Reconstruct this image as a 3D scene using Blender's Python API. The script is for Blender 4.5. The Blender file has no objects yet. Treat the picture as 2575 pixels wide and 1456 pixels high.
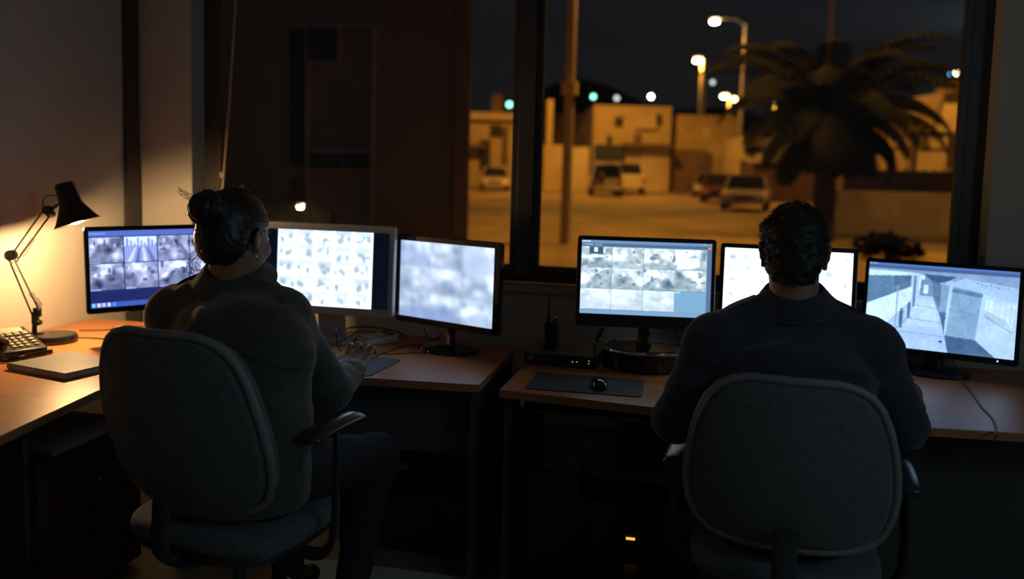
import bpy, math, random
import numpy as np
from mathutils import Matrix, Vector

random.seed(7); np.random.seed(7)
PI = math.pi
sc = bpy.context.scene
col = sc.collection

# ------------------------------------------------------------------ camera
F, CX, CY = 2200.0, 1287.5, 619.0           # focal length and principal point, in pixels of the 2575x1456 frame
YAW, PITCH, ROLL = math.radians(12.4), math.atan(0.0905), math.radians(1.5)
RM = (Matrix.Rotation(YAW, 3, 'Z') @ Matrix.Rotation(PI/2 - PITCH, 3, 'X') @ Matrix.Rotation(ROLL, 3, 'Z'))
EYE = Vector((0, 0, 1.5))
cam_data = bpy.data.cameras.new('camera')
cam = bpy.data.objects.new('camera', cam_data)
col.objects.link(cam)
cam.matrix_world = Matrix.Translation(EYE) @ RM.to_4x4()
cam_data.sensor_width = 36
cam_data.lens = 36 * F / 2575
cam_data.shift_x = 0
cam_data.shift_y = -(728 - CY) / 2575
cam_data.clip_start = 0.05
cam_data.clip_end = 1500
cam_data.dof.use_dof = True
cam_data.dof.focus_distance = 2.75
cam_data.dof.aperture_fstop = 1.4
sc.camera = cam

# ------------------------------------------------------------------ world, exposure
sc.view_settings.view_transform = 'Standard'
sc.view_settings.look = 'None'
sc.view_settings.exposure = 0.0
sc.view_settings.gamma = 1.0
sc.view_settings.use_curve_mapping = False
world = bpy.data.worlds.new('night_sky')
sc.world = world
world.use_nodes = True
wn = world.node_tree
wn.nodes.clear()
w_out = wn.nodes.new('ShaderNodeOutputWorld')
w_bg = wn.nodes.new('ShaderNodeBackground')
w_tc = wn.nodes.new('ShaderNodeTexCoord')
w_sep = wn.nodes.new('ShaderNodeSeparateXYZ')
w_ramp = wn.nodes.new('ShaderNodeValToRGB')
w_ramp.color_ramp.elements[0].position = 0.0
w_ramp.color_ramp.elements[0].color = (0.0090, 0.0080, 0.0075, 1)
w_ramp.color_ramp.elements[1].position = 0.35
w_ramp.color_ramp.elements[1].color = (0.0068, 0.0080, 0.0125, 1)
wn.links.new(w_tc.outputs['Generated'], w_sep.inputs[0])
wn.links.new(w_sep.outputs['Z'], w_ramp.inputs[0])
wn.links.new(w_ramp.outputs[0], w_bg.inputs['Color'])
wn.links.new(w_bg.outputs[0], w_out.inputs[0])
w_bg.inputs['Strength'].default_value = 1.0
try:
    sc.cycles.max_bounces = 8
    sc.cycles.diffuse_bounces = 4
    sc.cycles.glossy_bounces = 4
    sc.cycles.transparent_max_bounces = 12
    sc.cycles.sample_clamp_indirect = 4.0
    sc.cycles.use_denoising = True
    sc.cycles.caustics_reflective = False
    sc.cycles.caustics_refractive = False
except Exception:
    pass

# ------------------------------------------------------------------ pixel -> place helpers (they follow the camera above)
FW = Vector((-math.sin(YAW), math.cos(YAW), 0))      # horizontal viewing direction
RT = Vector((math.cos(YAW), math.sin(YAW), 0))
def ray(px, py): return RM @ Vector(((px - CX)/F, -(py - CY)/F, -1.0))
def onz(px, py, z): d = ray(px, py); return EYE + d*((z - EYE.z)/d.z)
def ony(px, py, y): d = ray(px, py); return EYE + d*(y/d.y)
def onv(px, py, v): d = ray(px, py); return EYE + d*(v/d.dot(FW))
def uv(u, v, z=0.0): return RT*u + FW*v + Vector((0, 0, z))

# ------------------------------------------------------------------ materials
MATS = {}
def srgb(r, g, b):
    f = lambda c: (c/255/12.92) if c/255 <= 0.04045 else ((c/255 + 0.055)/1.055)**2.4
    return (f(r), f(g), f(b), 1)
def mat(name, c, rough=0.5, metal=0.0, var=0.0, scale=8.0, bump=0.0, bscale=60.0, coat=0.0, emis=None, es=0.0, stretch=(1, 1, 1), spec=0.5, c2=None, sheen=0.0):
    if name in MATS: return MATS[name]
    m = bpy.data.materials.new(name); m.use_nodes = True
    nt = m.node_tree; b = nt.nodes['Principled BSDF']
    c = tuple(c)[:3] + (1,)
    b.inputs['Base Color'].default_value = c
    b.inputs['Roughness'].default_value = rough
    b.inputs['Metallic'].default_value = metal
    b.inputs['Specular IOR Level'].default_value = spec
    if coat: b.inputs['Coat Weight'].default_value = coat
    if sheen: b.inputs['Sheen Weight'].default_value = sheen
    tc = nt.nodes.new('ShaderNodeTexCoord'); mp = nt.nodes.new('ShaderNodeMapping')
    mp.inputs['Scale'].default_value = stretch
    nt.links.new(tc.outputs['Object'], mp.inputs[0])
    if var > 0 or c2 is not None:
        n = nt.nodes.new('ShaderNodeTexNoise'); n.inputs['Scale'].default_value = scale
        n.inputs['Detail'].default_value = 5
        nt.links.new(mp.outputs[0], n.inputs['Vector'])
        r = nt.nodes.new('ShaderNodeValToRGB')
        r.color_ramp.elements[0].position = 0.32; r.color_ramp.elements[1].position = 0.68
        lo = c2[:3] + (1,) if c2 is not None else tuple(max(0, x*(1-var)) for x in c[:3]) + (1,)
        hi = c if c2 is not None else tuple(min(1, x*(1+var)) for x in c[:3]) + (1,)
        r.color_ramp.elements[0].color = lo; r.color_ramp.elements[1].color = hi
        nt.links.new(n.outputs['Fac'], r.inputs[0]); nt.links.new(r.outputs[0], b.inputs['Base Color'])
    if bump > 0:
        n2 = nt.nodes.new('ShaderNodeTexNoise'); n2.inputs['Scale'].default_value = bscale; n2.inputs['Detail'].default_value = 4
        bp = nt.nodes.new('ShaderNodeBump'); bp.inputs['Strength'].default_value = bump; bp.inputs['Distance'].default_value = 0.004
        nt.links.new(mp.outputs[0], n2.inputs['Vector']); nt.links.new(n2.outputs['Fac'], bp.inputs['Height'])
        nt.links.new(bp.outputs[0], b.inputs['Normal'])
    if emis is not None:
        b.inputs['Emission Color'].default_value = tuple(emis)[:3] + (1,)
        b.inputs['Emission Strength'].default_value = es
    MATS[name] = m
    return m
def emat(name, c, s):
    if name in MATS: return MATS[name]
    m = bpy.data.materials.new(name); m.use_nodes = True; nt = m.node_tree; nt.nodes.clear()
    o = nt.nodes.new('ShaderNodeOutputMaterial'); e = nt.nodes.new('ShaderNodeEmission')
    e.inputs[0].default_value = tuple(c)[:3] + (1,); e.inputs[1].default_value = s
    nt.links.new(e.outputs[0], o.inputs[0]); MATS[name] = m
    return m
def glass_mat():
    m = bpy.data.materials.new('window_glass'); m.use_nodes = True; nt = m.node_tree; nt.nodes.clear()
    o = nt.nodes.new('ShaderNodeOutputMaterial'); t = nt.nodes.new('ShaderNodeBsdfTransparent'); g = nt.nodes.new('ShaderNodeBsdfGlossy')
    mx = nt.nodes.new('ShaderNodeMixShader'); fr = nt.nodes.new('ShaderNodeFresnel')
    fr.inputs['IOR'].default_value = 1.45; g.inputs['Roughness'].default_value = 0.0
    t.inputs[0].default_value = (0.97, 0.97, 0.96, 1)
    nt.links.new(fr.outputs[0], mx.inputs[0]); nt.links.new(t.outputs[0], mx.inputs[1]); nt.links.new(g.outputs[0], mx.inputs[2])
    nt.links.new(mx.outputs[0], o.inputs[0])
    return m
def screen_mat():
    m = bpy.data.materials.new('lit_screen'); m.use_nodes = True; nt = m.node_tree; nt.nodes.clear()
    o = nt.nodes.new('ShaderNodeOutputMaterial'); e = nt.nodes.new('ShaderNodeEmission'); a = nt.nodes.new('ShaderNodeAttribute')
    a.attribute_name = 'picture'; e.inputs[1].default_value = 1.0
    nt.links.new(a.outputs['Color'], e.inputs[0]); nt.links.new(e.outputs[0], o.inputs[0])
    return m

WALL = mat('cream_wall_paint', (0.50, 0.49, 0.46), 0.85, var=0.05, scale=3, bump=0.15, bscale=90)
CEIL = mat('ceiling_paint', (0.45, 0.44, 0.42), 0.9, var=0.04)
FLOORM = mat('worn_brown_floor', (0.30, 0.24, 0.17), 0.45, var=0.25, scale=4, bump=0.1, bscale=30)
FRAME = mat('dark_window_frame', (0.040, 0.035, 0.033), 0.45, var=0.2)
DESK = mat('cherry_laminate', (0.50, 0.19, 0.065), 0.34, var=0.18, scale=5, stretch=(1.2, 14, 8), bump=0.12, bscale=220)
DESKEDGE = mat('laminate_edge_band', (0.36, 0.17, 0.075), 0.45, var=0.12, scale=6, stretch=(2, 2, 20))
PANEL = mat('dark_grey_panel', (0.060, 0.062, 0.066), 0.6, var=0.15)
CABW = mat('cabinet_door_wood', (0.12, 0.06, 0.035), 0.5, var=0.25, scale=4, stretch=(10, 10, 1.2))
BLK = mat('black_plastic', (0.012, 0.012, 0.014), 0.38, var=0.15, scale=20)
BLKG = mat('glossy_black_plastic', (0.006, 0.006, 0.008), 0.10, coat=0.6, var=0.1)
BLKM = mat('black_lamp_enamel', (0.010, 0.009, 0.008), 0.28, var=0.1)
STEEL = mat('bright_steel', (0.55, 0.52, 0.48), 0.25, 1.0, var=0.1, scale=30)
SILV = mat('silver_plastic', (0.42, 0.42, 0.43), 0.38, 0.35, var=0.05)
CHROME = mat('chrome', (0.8, 0.8, 0.82), 0.12, 1.0, var=0.03)
BEIGE = mat('beige_plastic', (0.52, 0.46, 0.34), 0.55, var=0.06)
CABLE = mat('black_cable_rubber', (0.010, 0.010, 0.010), 0.5, var=0.1)
FABRIC = mat('charcoal_chair_fabric', (0.085, 0.100, 0.105), 0.9, var=0.25, scale=120, bump=0.3, bscale=400, sheen=0.15)
CHPL = mat('black_chair_plastic', (0.030, 0.033, 0.038), 0.42, var=0.15, bump=0.05, bscale=200)
RIM = mat('grey_chair_piping', (0.20, 0.20, 0.21), 0.5, var=0.15)
SCREEN = screen_mat()
GLASS = glass_mat()

# ------------------------------------------------------------------ objects
WM = {}                                        # world matrices of the things' empties
def link(o): col.objects.link(o); return o
def tag(o, label=None, cat=None, group=None, kind=None):
    if label: o['label'] = label
    if cat: o['category'] = cat
    if group: o['group'] = group
    if kind: o['kind'] = kind
    return o
def thing(name, label, cat, loc=(0, 0, 0), rz=0.0, group=None):
    o = link(bpy.data.objects.new(name, None))
    o.empty_display_size = 0.1
    o.location = loc; o.rotation_euler = (0, 0, rz)
    WM[o] = Matrix.Translation(Vector(loc)) @ Matrix.Rotation(rz, 4, 'Z')
    return tag(o, label, cat, group)
def children(o): return [c for c in bpy.data.objects if c.parent == o]
def copy_tree(o, parent=None):
    c = o.copy(); link(c); c.parent = parent
    for ch in children(o): copy_tree(ch, c)
    return c

class MB:
    def __init__(s): s.v = []; s.f = []
    def add(s, vs, fs):
        n = len(s.v); s.v += [tuple(v) for v in vs]; s.f += [tuple(i + n for i in f) for f in fs]; return s
    def box(s, c, d, rz=0.0, M=None):
        hx, hy, hz = d[0]/2, d[1]/2, d[2]/2
        vs = [Vector((x, y, z)) for z in (-hz, hz) for y in (-hy, hy) for x in (-hx, hx)]
        R = Matrix.Rotation(rz, 3, 'Z') if M is None else M
        vs = [R @ v + Vector(c) for v in vs]
        return s.add(vs, [(0, 2, 3, 1), (4, 5, 7, 6), (0, 1, 5, 4), (2, 6, 7, 3), (0, 4, 6, 2), (1, 3, 7, 5)])
    def b6(s, x0, x1, y0, y1, z0, z1): return s.box(((x0+x1)/2, (y0+y1)/2, (z0+z1)/2), (x1-x0, y1-y0, z1-z0))
    def prism(s, poly, z0, z1, M=None):
        n = len(poly)
        a = sum(poly[i][0]*poly[(i+1) % n][1] - poly[(i+1) % n][0]*poly[i][1] for i in range(n))
        if a < 0: poly = poly[::-1]
        vs = [Vector((p[0], p[1], z0)) for p in poly] + [Vector((p[0], p[1], z1)) for p in poly]
        if M is not None: vs = [M @ v for v in vs]
        return s.add(vs, [tuple(range(n))[::-1], tuple(range(n, 2*n))] + [(i, (i+1) % n, n+(i+1) % n, n+i) for i in range(n)])
    def lathe(s, prof, M=None, seg=32, close=False):
        # prof: (r, z) pairs, revolved about Z
        vs = []; fs = []; k = len(prof)
        for i in range(seg):
            a = 2*PI*i/seg
            for r, z in prof: vs.append(Vector((r*math.cos(a), r*math.sin(a), z)))
        for i in range(seg):
            j = (i+1) % seg
            for q in range(k-1): fs.append((i*k+q, j*k+q, j*k+q+1, i*k+q+1))
            if close: fs.append((i*k+k-1, j*k+k-1, j*k, i*k))
        if not close:
            if prof[0][0] > 1e-5: fs.append(tuple(i*k for i in range(seg))[::-1])
            if prof[-1][0] > 1e-5: fs.append(tuple(i*k+k-1 for i in range(seg)))
        if M is not None: vs = [M @ v for v in vs]
        return s.add(vs, fs)
    def cyl(s, a, b, r, r2=None, seg=16):
        a = Vector(a); b = Vector(b); d = b - a
        q = Vector((0, 0, 1)).rotation_difference(d.normalized()).to_matrix().to_4x4()
        return s.lathe([(r, 0), (r if r2 is None else r2, d.length)], Matrix.Translation(a) @ q, seg)
    def tube(s, pts, r, seg=8, flat=1.0, closed=False, cap=True):
        pts = [Vector(p) for p in pts]; n = len(pts); vs = []; fs = []
        rr = r if isinstance(r, (list, tuple)) else [r]*n
        up = None
        for i in range(n):
            if closed: t = (pts[(i+1) % n] - pts[i-1])
            else: t = pts[min(i+1, n-1)] - pts[max(i-1, 0)]
            t = t.normalized() if t.length > 1e-9 else Vector((0, 0, 1))
            if up is None: up = t.orthogonal().normalized() if abs(t.z) > 0.9 else Vector((0, 0, 1))
            sd = t.cross(up)
            if sd.length < 1e-5: sd = t.orthogonal()
            sd.normalize(); up2 = sd.cross(t).normalized(); up = up2
            for k in range(seg):
                a = 2*PI*k/seg
                vs.append(pts[i] + (sd*math.cos(a) + up2*math.sin(a)*flat)*rr[i])
        for i in range(n if closed else n-1):
            j = (i+1) % n
            for k in range(seg):
                l = (k+1) % seg
                fs.append((i*seg+k, i*seg+l, j*seg+l, j*seg+k))
        if cap and not closed:
            fs.append(tuple(range(seg))[::-1]); fs.append(tuple((n-1)*seg+k for k in range(seg)))
        return s.add(vs, fs)
    def ball(s, c, r, seg=16, sc3=(1, 1, 1)):
        prof = [(math.sin(PI*i/10)*r, -math.cos(PI*i/10)*r) for i in range(11)]
        prof[0] = (0.0, -r); prof[-1] = (0.0, r)
        M = Matrix.Translation(Vector(c)) @ Matrix.Diagonal((*sc3, 1))
        return s.lathe([(max(p[0], 1e-6), p[1]) for p in prof], M, seg)
    def build(s, name, m, parent=None, bevel=0.0, smooth=True, local=False, M=None, angle=40, segs=2):
        vs = s.v
        if M is not None: vs = [M @ Vector(v) for v in vs]
        if parent is not None and not local:
            inv = WM[parent].inverted(); vs = [inv @ Vector(v) for v in vs]
        me = bpy.data.meshes.new(name); me.from_pydata([tuple(v) for v in vs], [], s.f)
        me.materials.append(m); me.validate(); me.update()
        if smooth:
            me.polygons.foreach_set('use_smooth', [True]*len(me.polygons))
            try: me.set_sharp_from_angle(angle=math.radians(angle))
            except Exception: pass
        o = link(bpy.data.objects.new(name, me))
        if parent is not None: o.parent = parent; WM[o] = WM[parent]
        else: WM[o] = Matrix.Identity(4)
        if bevel > 0:
            bm = o.modifiers.new('bevel', 'BEVEL'); bm.width = bevel; bm.segments = segs; bm.limit_method = 'ANGLE'; bm.harden_normals = False
        return o
def struct(name, mb, m, **k): o = mb.build(name, m, None, **k); o['kind'] = 'structure'; return o
def smooth_pts(ctrl, n=8):
    ctrl = [Vector(c) for c in ctrl]; out = []
    P = [ctrl[0]*2 - ctrl[1]] + ctrl + [ctrl[-1]*2 - ctrl[-2]]
    for i in range(1, len(P)-2):
        for k in range(n):
            t = k/n; a, b, c, d = P[i-1], P[i], P[i+1], P[i+2]
            out.append(0.5*((2*b) + (c-a)*t + (2*a-5*b+4*c-d)*t*t + (3*b-a-3*c+d)*t**3))
    out.append(ctrl[-1]); return out
def rrect(w, h, r, n=5, cx=0, cy=0):
    out = []
    for (sx, sy, a0) in ((1, 1, 0), (-1, 1, 90), (-1, -1, 180), (1, -1, 270)):
        for i in range(n+1):
            a = math.radians(a0 + 90*i/n)
            out.append((cx + sx*(w/2-r) + r*math.cos(a), cy + sy*(h/2-r) + r*math.sin(a)))
    return out

# ================================================================== THE ROOM
XL, XR, YB, YR, ZC = -2.76, 2.3, 3.87, -1.7, 2.75
WX0, WX1, WZ0, WZ1, YW = -2.47, 1.12, 0.965, 2.48, 3.98     # window opening and the plane of its frame
struct('floor', MB().b6(XL-0.1, XR+0.1, YR-0.1, YB+0.23, -0.1, 0), FLOORM)
struct('ceiling', MB().b6(XL-0.1, XR+0.1, YR-0.1, YB+0.23, ZC, ZC+0.1), CEIL)
struct('wall_left', MB().b6(XL-0.1, XL, YR-0.1, YB+0.23, 0, ZC), WALL)
struct('wall_right', MB().b6(XR, XR+0.1, YR-0.1, YB+0.23, 0, ZC), WALL)
struct('wall_rear', MB().b6(XL, XR, YR-0.1, YR, 0, ZC), WALL)
wb = MB()
wb.b6(XL, WX0, YB, YB+0.23, 0, ZC); wb.b6(WX1, XR, YB, YB+0.23, 0, ZC)
wb.b6(WX0, WX1, YB, YB+0.23, 0, WZ0-0.03); wb.b6(WX0, WX1, YB, YB+0.23, WZ1, ZC)
struct('wall_back', wb, WALL)
struct('trim_1', MB().b6(XL, XL+0.022, 3.746, 3.842, 0, ZC), FRAME)
bb = MB(); bb.b6(XL+0.025, XR, YB-0.015, YB, 0, 0.10)
struct('baseboard_back', bb, mat('dark_baseboard', (0.02, 0.018, 0.016), 0.5, var=0.1))
struct('baseboard_left', MB().b6(XL, XL+0.015, YR, YB-0.13, 0, 0.10), MATS['dark_baseboard'])
# duct that runs along the back wall below desk height
tk = MB().b6(XL+0.03, XR, YB-0.035, YB, 0.30, 0.345)
struct('trim_2', tk, mat('tan_cable_duct', (0.32, 0.22, 0.13), 0.5, var=0.1), bevel=0.003)
# window: frame, mullion, glass, sill
win = thing('window_1', 'wide dark framed window with one broad middle post looking onto the street', 'window', (WX0, YW, WZ0))
del win['label']; del win['category']; win['kind'] = 'structure'
MX0, MX1 = -0.885, -0.742
f = MB()
f.b6(WX0, WX0+0.068, YW, YW+0.07, WZ0, WZ1); f.b6(WX1-0.082, WX1, YW, YW+0.07, WZ0, WZ1)
f.b6(WX0+0.068, WX1-0.082, YW, YW+0.07, WZ0, WZ0+0.07); f.b6(WX0+0.068, WX1-0.082, YW, YW+0.07, WZ1-0.07, WZ1)
f.build('window_frame', FRAME, win, bevel=0.003)
MB().b6(MX0+0.03, MX1-0.035, YW-0.03, YW+0.08, WZ0+0.03, WZ1-0.03).build('mullion', FRAME, win, bevel=0.004)
for x0, x1 in ((WX0+0.068, MX0+0.03), (MX1-0.035, WX1-0.082)):
    s = MB()
    s.b6(x0, x0+0.03, YW-0.012, YW+0.03, WZ0+0.05, WZ1-0.05); s.b6(x1-0.03, x1, YW-0.012, YW+0.03, WZ0+0.05, WZ1-0.05)
    s.b6(x0+0.03, x1-0.03, YW-0.012, YW+0.03, WZ0+0.05, WZ0+0.08); s.b6(x0+0.03, x1-0.03, YW-0.012, YW+0.03, WZ1-0.08, WZ1-0.05)
    s.build('sash', FRAME, win, bevel=0.003)
    MB().b6(x0+0.02, x1-0.02, YW+0.008, YW+0.014, WZ0+0.07, WZ1-0.07).build('window_pane', GLASS, win, smooth=False)
MB().b6(WX0, WX1, YB-0.02, YW, WZ0-0.03, WZ0).build('window_sill', mat('pale_sill', (0.42, 0.42, 0.43), 0.5, var=0.06), win, bevel=0.004)
# added fill light, unseen on the right wall, lifting chair backs and walls
tl = thing('fill_light', 'added tube-shaped fill light, unseen, on the right wall near the rear of the room', 'light', (XR, 0.55, 2.1))
MB().b6(XR-0.05, XR, -0.10, 1.20, 2.06, 2.14).build('housing', SILV, tl, bevel=0.004)
MB().cyl((XR-0.075, -0.06, 2.10), (XR-0.075, 1.16, 2.10), 0.016, 0.016, 16).build('tube', emat('cool_fill_tube', (0.55, 0.82, 1.0), 46), tl)
for y in (-0.075, 1.175): MB().box((XR-0.068, y, 2.10), (0.06, 0.03, 0.05)).build('end_cap', SILV, tl)
# ================================================================== OUTSIDE
ASPH = mat('dusty_asphalt', (0.33, 0.27, 0.19), 0.85, c2=(0.15, 0.12, 0.085, 1), scale=0.5, bump=0.6, bscale=3, stretch=(1, 0.5, 1))
g = MB().add([(-160, 4.12, -0.02), (220, 4.12, -0.02), (220, 420, -0.02), (-160, 420, -0.02)], [(0, 1, 2, 3)])
struct('ground', g, ASPH, smooth=False)
STUC = mat('tan_plaster', (0.50, 0.43, 0.30), 0.9, var=0.12, scale=0.8)  # tan house plaster with slight random mottling
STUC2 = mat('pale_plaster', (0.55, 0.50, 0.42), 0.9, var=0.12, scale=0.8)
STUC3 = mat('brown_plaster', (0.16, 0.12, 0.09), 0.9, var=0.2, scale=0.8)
DK = mat('dark_opening', (0.02, 0.02, 0.02), 0.6, var=0.1)
TEAL = mat('teal_garage_door', (0.03, 0.045, 0.10), 0.5, var=0.1)
CONC = mat('pale_concrete', (0.42, 0.38, 0.33), 0.85, var=0.12, scale=1.5)
POLEM = mat('galvanised_pole', (0.42, 0.38, 0.32), 0.6, 0.2, var=0.1)

def pxbox(mb, x0, y0, x1, y1, v, depth, zmin=None):
    """box whose front face spans these pixels at distance v; square to the line of sight"""
    a = onv(x0, y1, v); b = onv(x1, y1, v); t = onv((x0+x1)/2, y0, v)
    zb = (a.z + b.z)/2 if zmin is None else zmin
    w = (b - a).dot(RT); c = (a + b)/2 + FW*(depth/2)
    mb.box((c.x, c.y, (zb + t.z)/2), (w, depth, t.z - zb), YAW)
    return mb
def house(name, label, x0, y0, x1, v, depth, m, details=(), cat='house'):
    c = onv((x0+x1)/2, 440, v); t = thing(name, label, cat, (c.x, c.y, 0), YAW)
    pxbox(MB(), x0, y0, x1, 440, v, depth, 0.0).build('wall', m, t, smooth=False)
    for d in details:
        nm, dx0, dy0, dx1, dy1, dm = d[:6]; pr = d[6] if len(d) > 6 else 0.06
        zm = 0.0 if nm in ('garage_door', 'door', 'gate') else None
        pxbox(MB(), dx0, dy0, dx1, dy1, v - pr, pr + 0.05, zm).build(nm, dm, t, smooth=False)
    return t
# the near dark block behind the left pane
nb = thing('apartment_block', 'dark brown plain block filling the left window pane, close to the glass', 'building', tuple(onv(900, 440, 11).xy) + (0,), YAW)
FAC = mat('brown_render', (0.42, 0.32, 0.23), 0.9, var=0.12, scale=0.7)
qa = onv(330, 440, 11); qb = onv(1180, 440, 11)
MB().prism([(qa.x, qa.y), (qb.x, qb.y), ((qb + FW*5 - RT*1.2).x, (qb + FW*5 - RT*1.2).y), ((qa + FW*5).x, (qa + FW*5).y)], 0, onv(750, -400, 11).z).build('wall', FAC, nb, smooth=False)
pxbox(MB(), 1140, -400, 1178, 440, 10.95, 0.05, 0.0).build('corner_strip', mat('rust_pilaster', (0.50, 0.32, 0.19), 0.9, var=0.1), nb, smooth=False)
pxbox(MB(), 728, 72, 766, 415, 10.96, 0.05).build('downpipe_recess', DK, nb, smooth=False)
FLT = mat('faded_frame_paint', (0.65, 0.52, 0.40), 0.8, var=0.1)
for (a, b, c, d) in ((772, 70, 848, 152), (778, 386, 856, 424), (862, 386, 930, 424)):
    fr = pxbox(MB(), a-6, b-6, c+6, d+6, 10.9, 0.12).build('window', FLT, nb, smooth=False)
    pxbox(MB(), a, b, c, d, 10.87, 0.04).build('pane', mat('unlit_house_glass', (0.03, 0.04, 0.05), 0.15), fr, smooth=False)
for (a, b, c, d) in ((740, 60, 940, 68), (930, 68, 940, 560), (766, 150, 776, 560), (778, 376, 930, 382)):
    pxbox(MB(), a, b, c, d, 10.92, 0.09).build('moulding', FLT, nb, smooth=False)
# row of houses across the road
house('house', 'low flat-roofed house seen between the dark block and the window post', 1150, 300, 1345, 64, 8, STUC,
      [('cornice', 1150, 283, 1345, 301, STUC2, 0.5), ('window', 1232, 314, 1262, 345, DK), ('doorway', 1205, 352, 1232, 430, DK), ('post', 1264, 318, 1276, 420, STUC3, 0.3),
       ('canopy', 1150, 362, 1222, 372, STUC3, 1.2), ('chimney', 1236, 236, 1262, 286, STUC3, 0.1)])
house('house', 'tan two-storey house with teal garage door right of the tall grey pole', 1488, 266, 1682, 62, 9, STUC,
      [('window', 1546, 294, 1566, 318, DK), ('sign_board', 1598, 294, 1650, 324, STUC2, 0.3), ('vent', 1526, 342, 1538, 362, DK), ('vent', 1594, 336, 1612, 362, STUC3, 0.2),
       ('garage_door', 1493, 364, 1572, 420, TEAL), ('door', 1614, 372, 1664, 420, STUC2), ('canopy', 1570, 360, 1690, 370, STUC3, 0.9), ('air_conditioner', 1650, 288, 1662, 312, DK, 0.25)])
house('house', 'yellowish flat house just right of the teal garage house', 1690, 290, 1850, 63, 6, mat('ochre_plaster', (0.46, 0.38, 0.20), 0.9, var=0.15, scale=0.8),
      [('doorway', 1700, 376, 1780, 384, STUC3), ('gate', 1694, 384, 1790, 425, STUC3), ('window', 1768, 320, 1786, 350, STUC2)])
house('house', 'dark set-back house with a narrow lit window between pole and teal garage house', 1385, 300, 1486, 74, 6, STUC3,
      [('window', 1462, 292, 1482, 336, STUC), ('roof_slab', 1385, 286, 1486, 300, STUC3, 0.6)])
w1 = pxbox(MB(), 1366, 364, 1413, 440, 58, 0.3, 0.0).build('garden_wall', STUC, None, smooth=False)
tag(w1, 'yellow lit garden wall panel left of the tall grey pole', 'wall')
w2 = pxbox(MB(), 1424, 370, 1480, 440, 58, 0.3, 0.0).build('garden_wall', STUC2, None, smooth=False)
tag(w2, 'pale garden wall panel right of the tall grey pole', 'wall')
w3 = pxbox(MB(), 1371, 250, 1386, 440, 60, 0.4, 0.0).build('gate_pillar', STUC, None, smooth=False)
tag(w3, 'slim square pillar rising beside the window post', 'pillar')
house('house', 'pale low house half hidden behind the palm fronds', 1868, 345, 1990, 55, 5, STUC2, [('window', 1870, 368, 1930, 384, DK)])
house('shed', 'long low brown shed with pale roof edge behind the silver car', 1895, 404, 2075, 47, 3, mat('red_brown_shed', (0.08, 0.045, 0.03), 0.85, var=0.2, scale=1),
      [('roof_edge', 1885, 400, 2080, 411, STUC2, 0.3)], cat='shed')
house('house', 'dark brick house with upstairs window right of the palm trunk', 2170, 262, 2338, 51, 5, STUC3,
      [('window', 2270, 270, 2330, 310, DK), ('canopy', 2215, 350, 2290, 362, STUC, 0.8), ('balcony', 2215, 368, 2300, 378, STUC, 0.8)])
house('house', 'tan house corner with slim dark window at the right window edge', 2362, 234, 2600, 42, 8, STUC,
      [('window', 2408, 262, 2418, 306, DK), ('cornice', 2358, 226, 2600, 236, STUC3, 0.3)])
ht = thing('carport', 'yellow arched carport below the tan house at the right', 'carport', tuple(onv(2350, 440, 34).xy) + (0,), YAW)
pxbox(MB(), 2294, 330, 2404, 342, 34, 3).build('roof', STUC, ht, smooth=False)
pxbox(MB(), 2294, 342, 2308, 378, 34, 0.4, 0.0).build('post', STUC, ht, smooth=False)
pxbox(MB(), 2394, 342, 2410, 378, 34, 0.4, 0.0).build('post', STUC, ht, smooth=False)
pxbox(MB(), 2225, 372, 2420, 380, 33.8, 0.3).build('beam', STUC, ht, smooth=False)
wt = thing('water_tank', 'dark roof tank on the tan house at the right', 'tank', tuple(onv(2402, 230, 45).xy) + (onv(2470, 226, 41.7).z,), YAW)
a = onv(2402, 230, 46)
MB().lathe([(0.36, 0), (0.36, 0.8), (0.1, 0.95), (1e-5, 0.96)]).build('tank_body', DK, wt, local=True)
# low white wall in front of the palm
lw = MB(); a = onz(2100, 588, 0); b = onz(2560, 606, 0); d = (b-a).normalized(); n = Vector((-d.y, d.x, 0))
q = [a, b, b+n*0.25, a+n*0.25]
lw.prism([(p.x, p.y) for p in q], 0, 1.12)
tag(lw.build('boundary_wall', CONC, None, bevel=0.02), 'long low pale boundary wall right of the palm trunk', 'wall')
gp = MB(); c = onz(2086, 592, 0); gp.lathe([(0.13, 0), (0.13, 1.05), (0.15, 1.05), (0.15, 1.15), (0.05, 1.2), (1e-5, 1.2)], Matrix.Translation((c.x, c.y, 0)))
tag(gp.build('bollard', CONC, None), 'pale round bollard at the near end of the low boundary wall', 'bollard')
fb = MB()
for k in range(14):
    a = onz(2130+k*24, 520, 0); a = onv(2130+k*24, 470, 30)
    fb.box((a.x, a.y, 0.9), (0.06, 0.06, 1.8), YAW)
a = onv(2120, 470, 30); b = onv(2460, 470, 30)
for z in (0.4, 1.7): fb.tube([(a.x, a.y, z), (b.x, b.y, z)], 0.03, 6)
for k in range(60):
    p = a.lerp(b, (k+0.5)/60); fb.box((p.x, p.y, 0.95), (0.11, 0.02, 1.5), YAW)
tag(fb.build('fence', STUC3, None, smooth=False), 'dark slatted fence behind the low boundary wall', 'fence')

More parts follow.
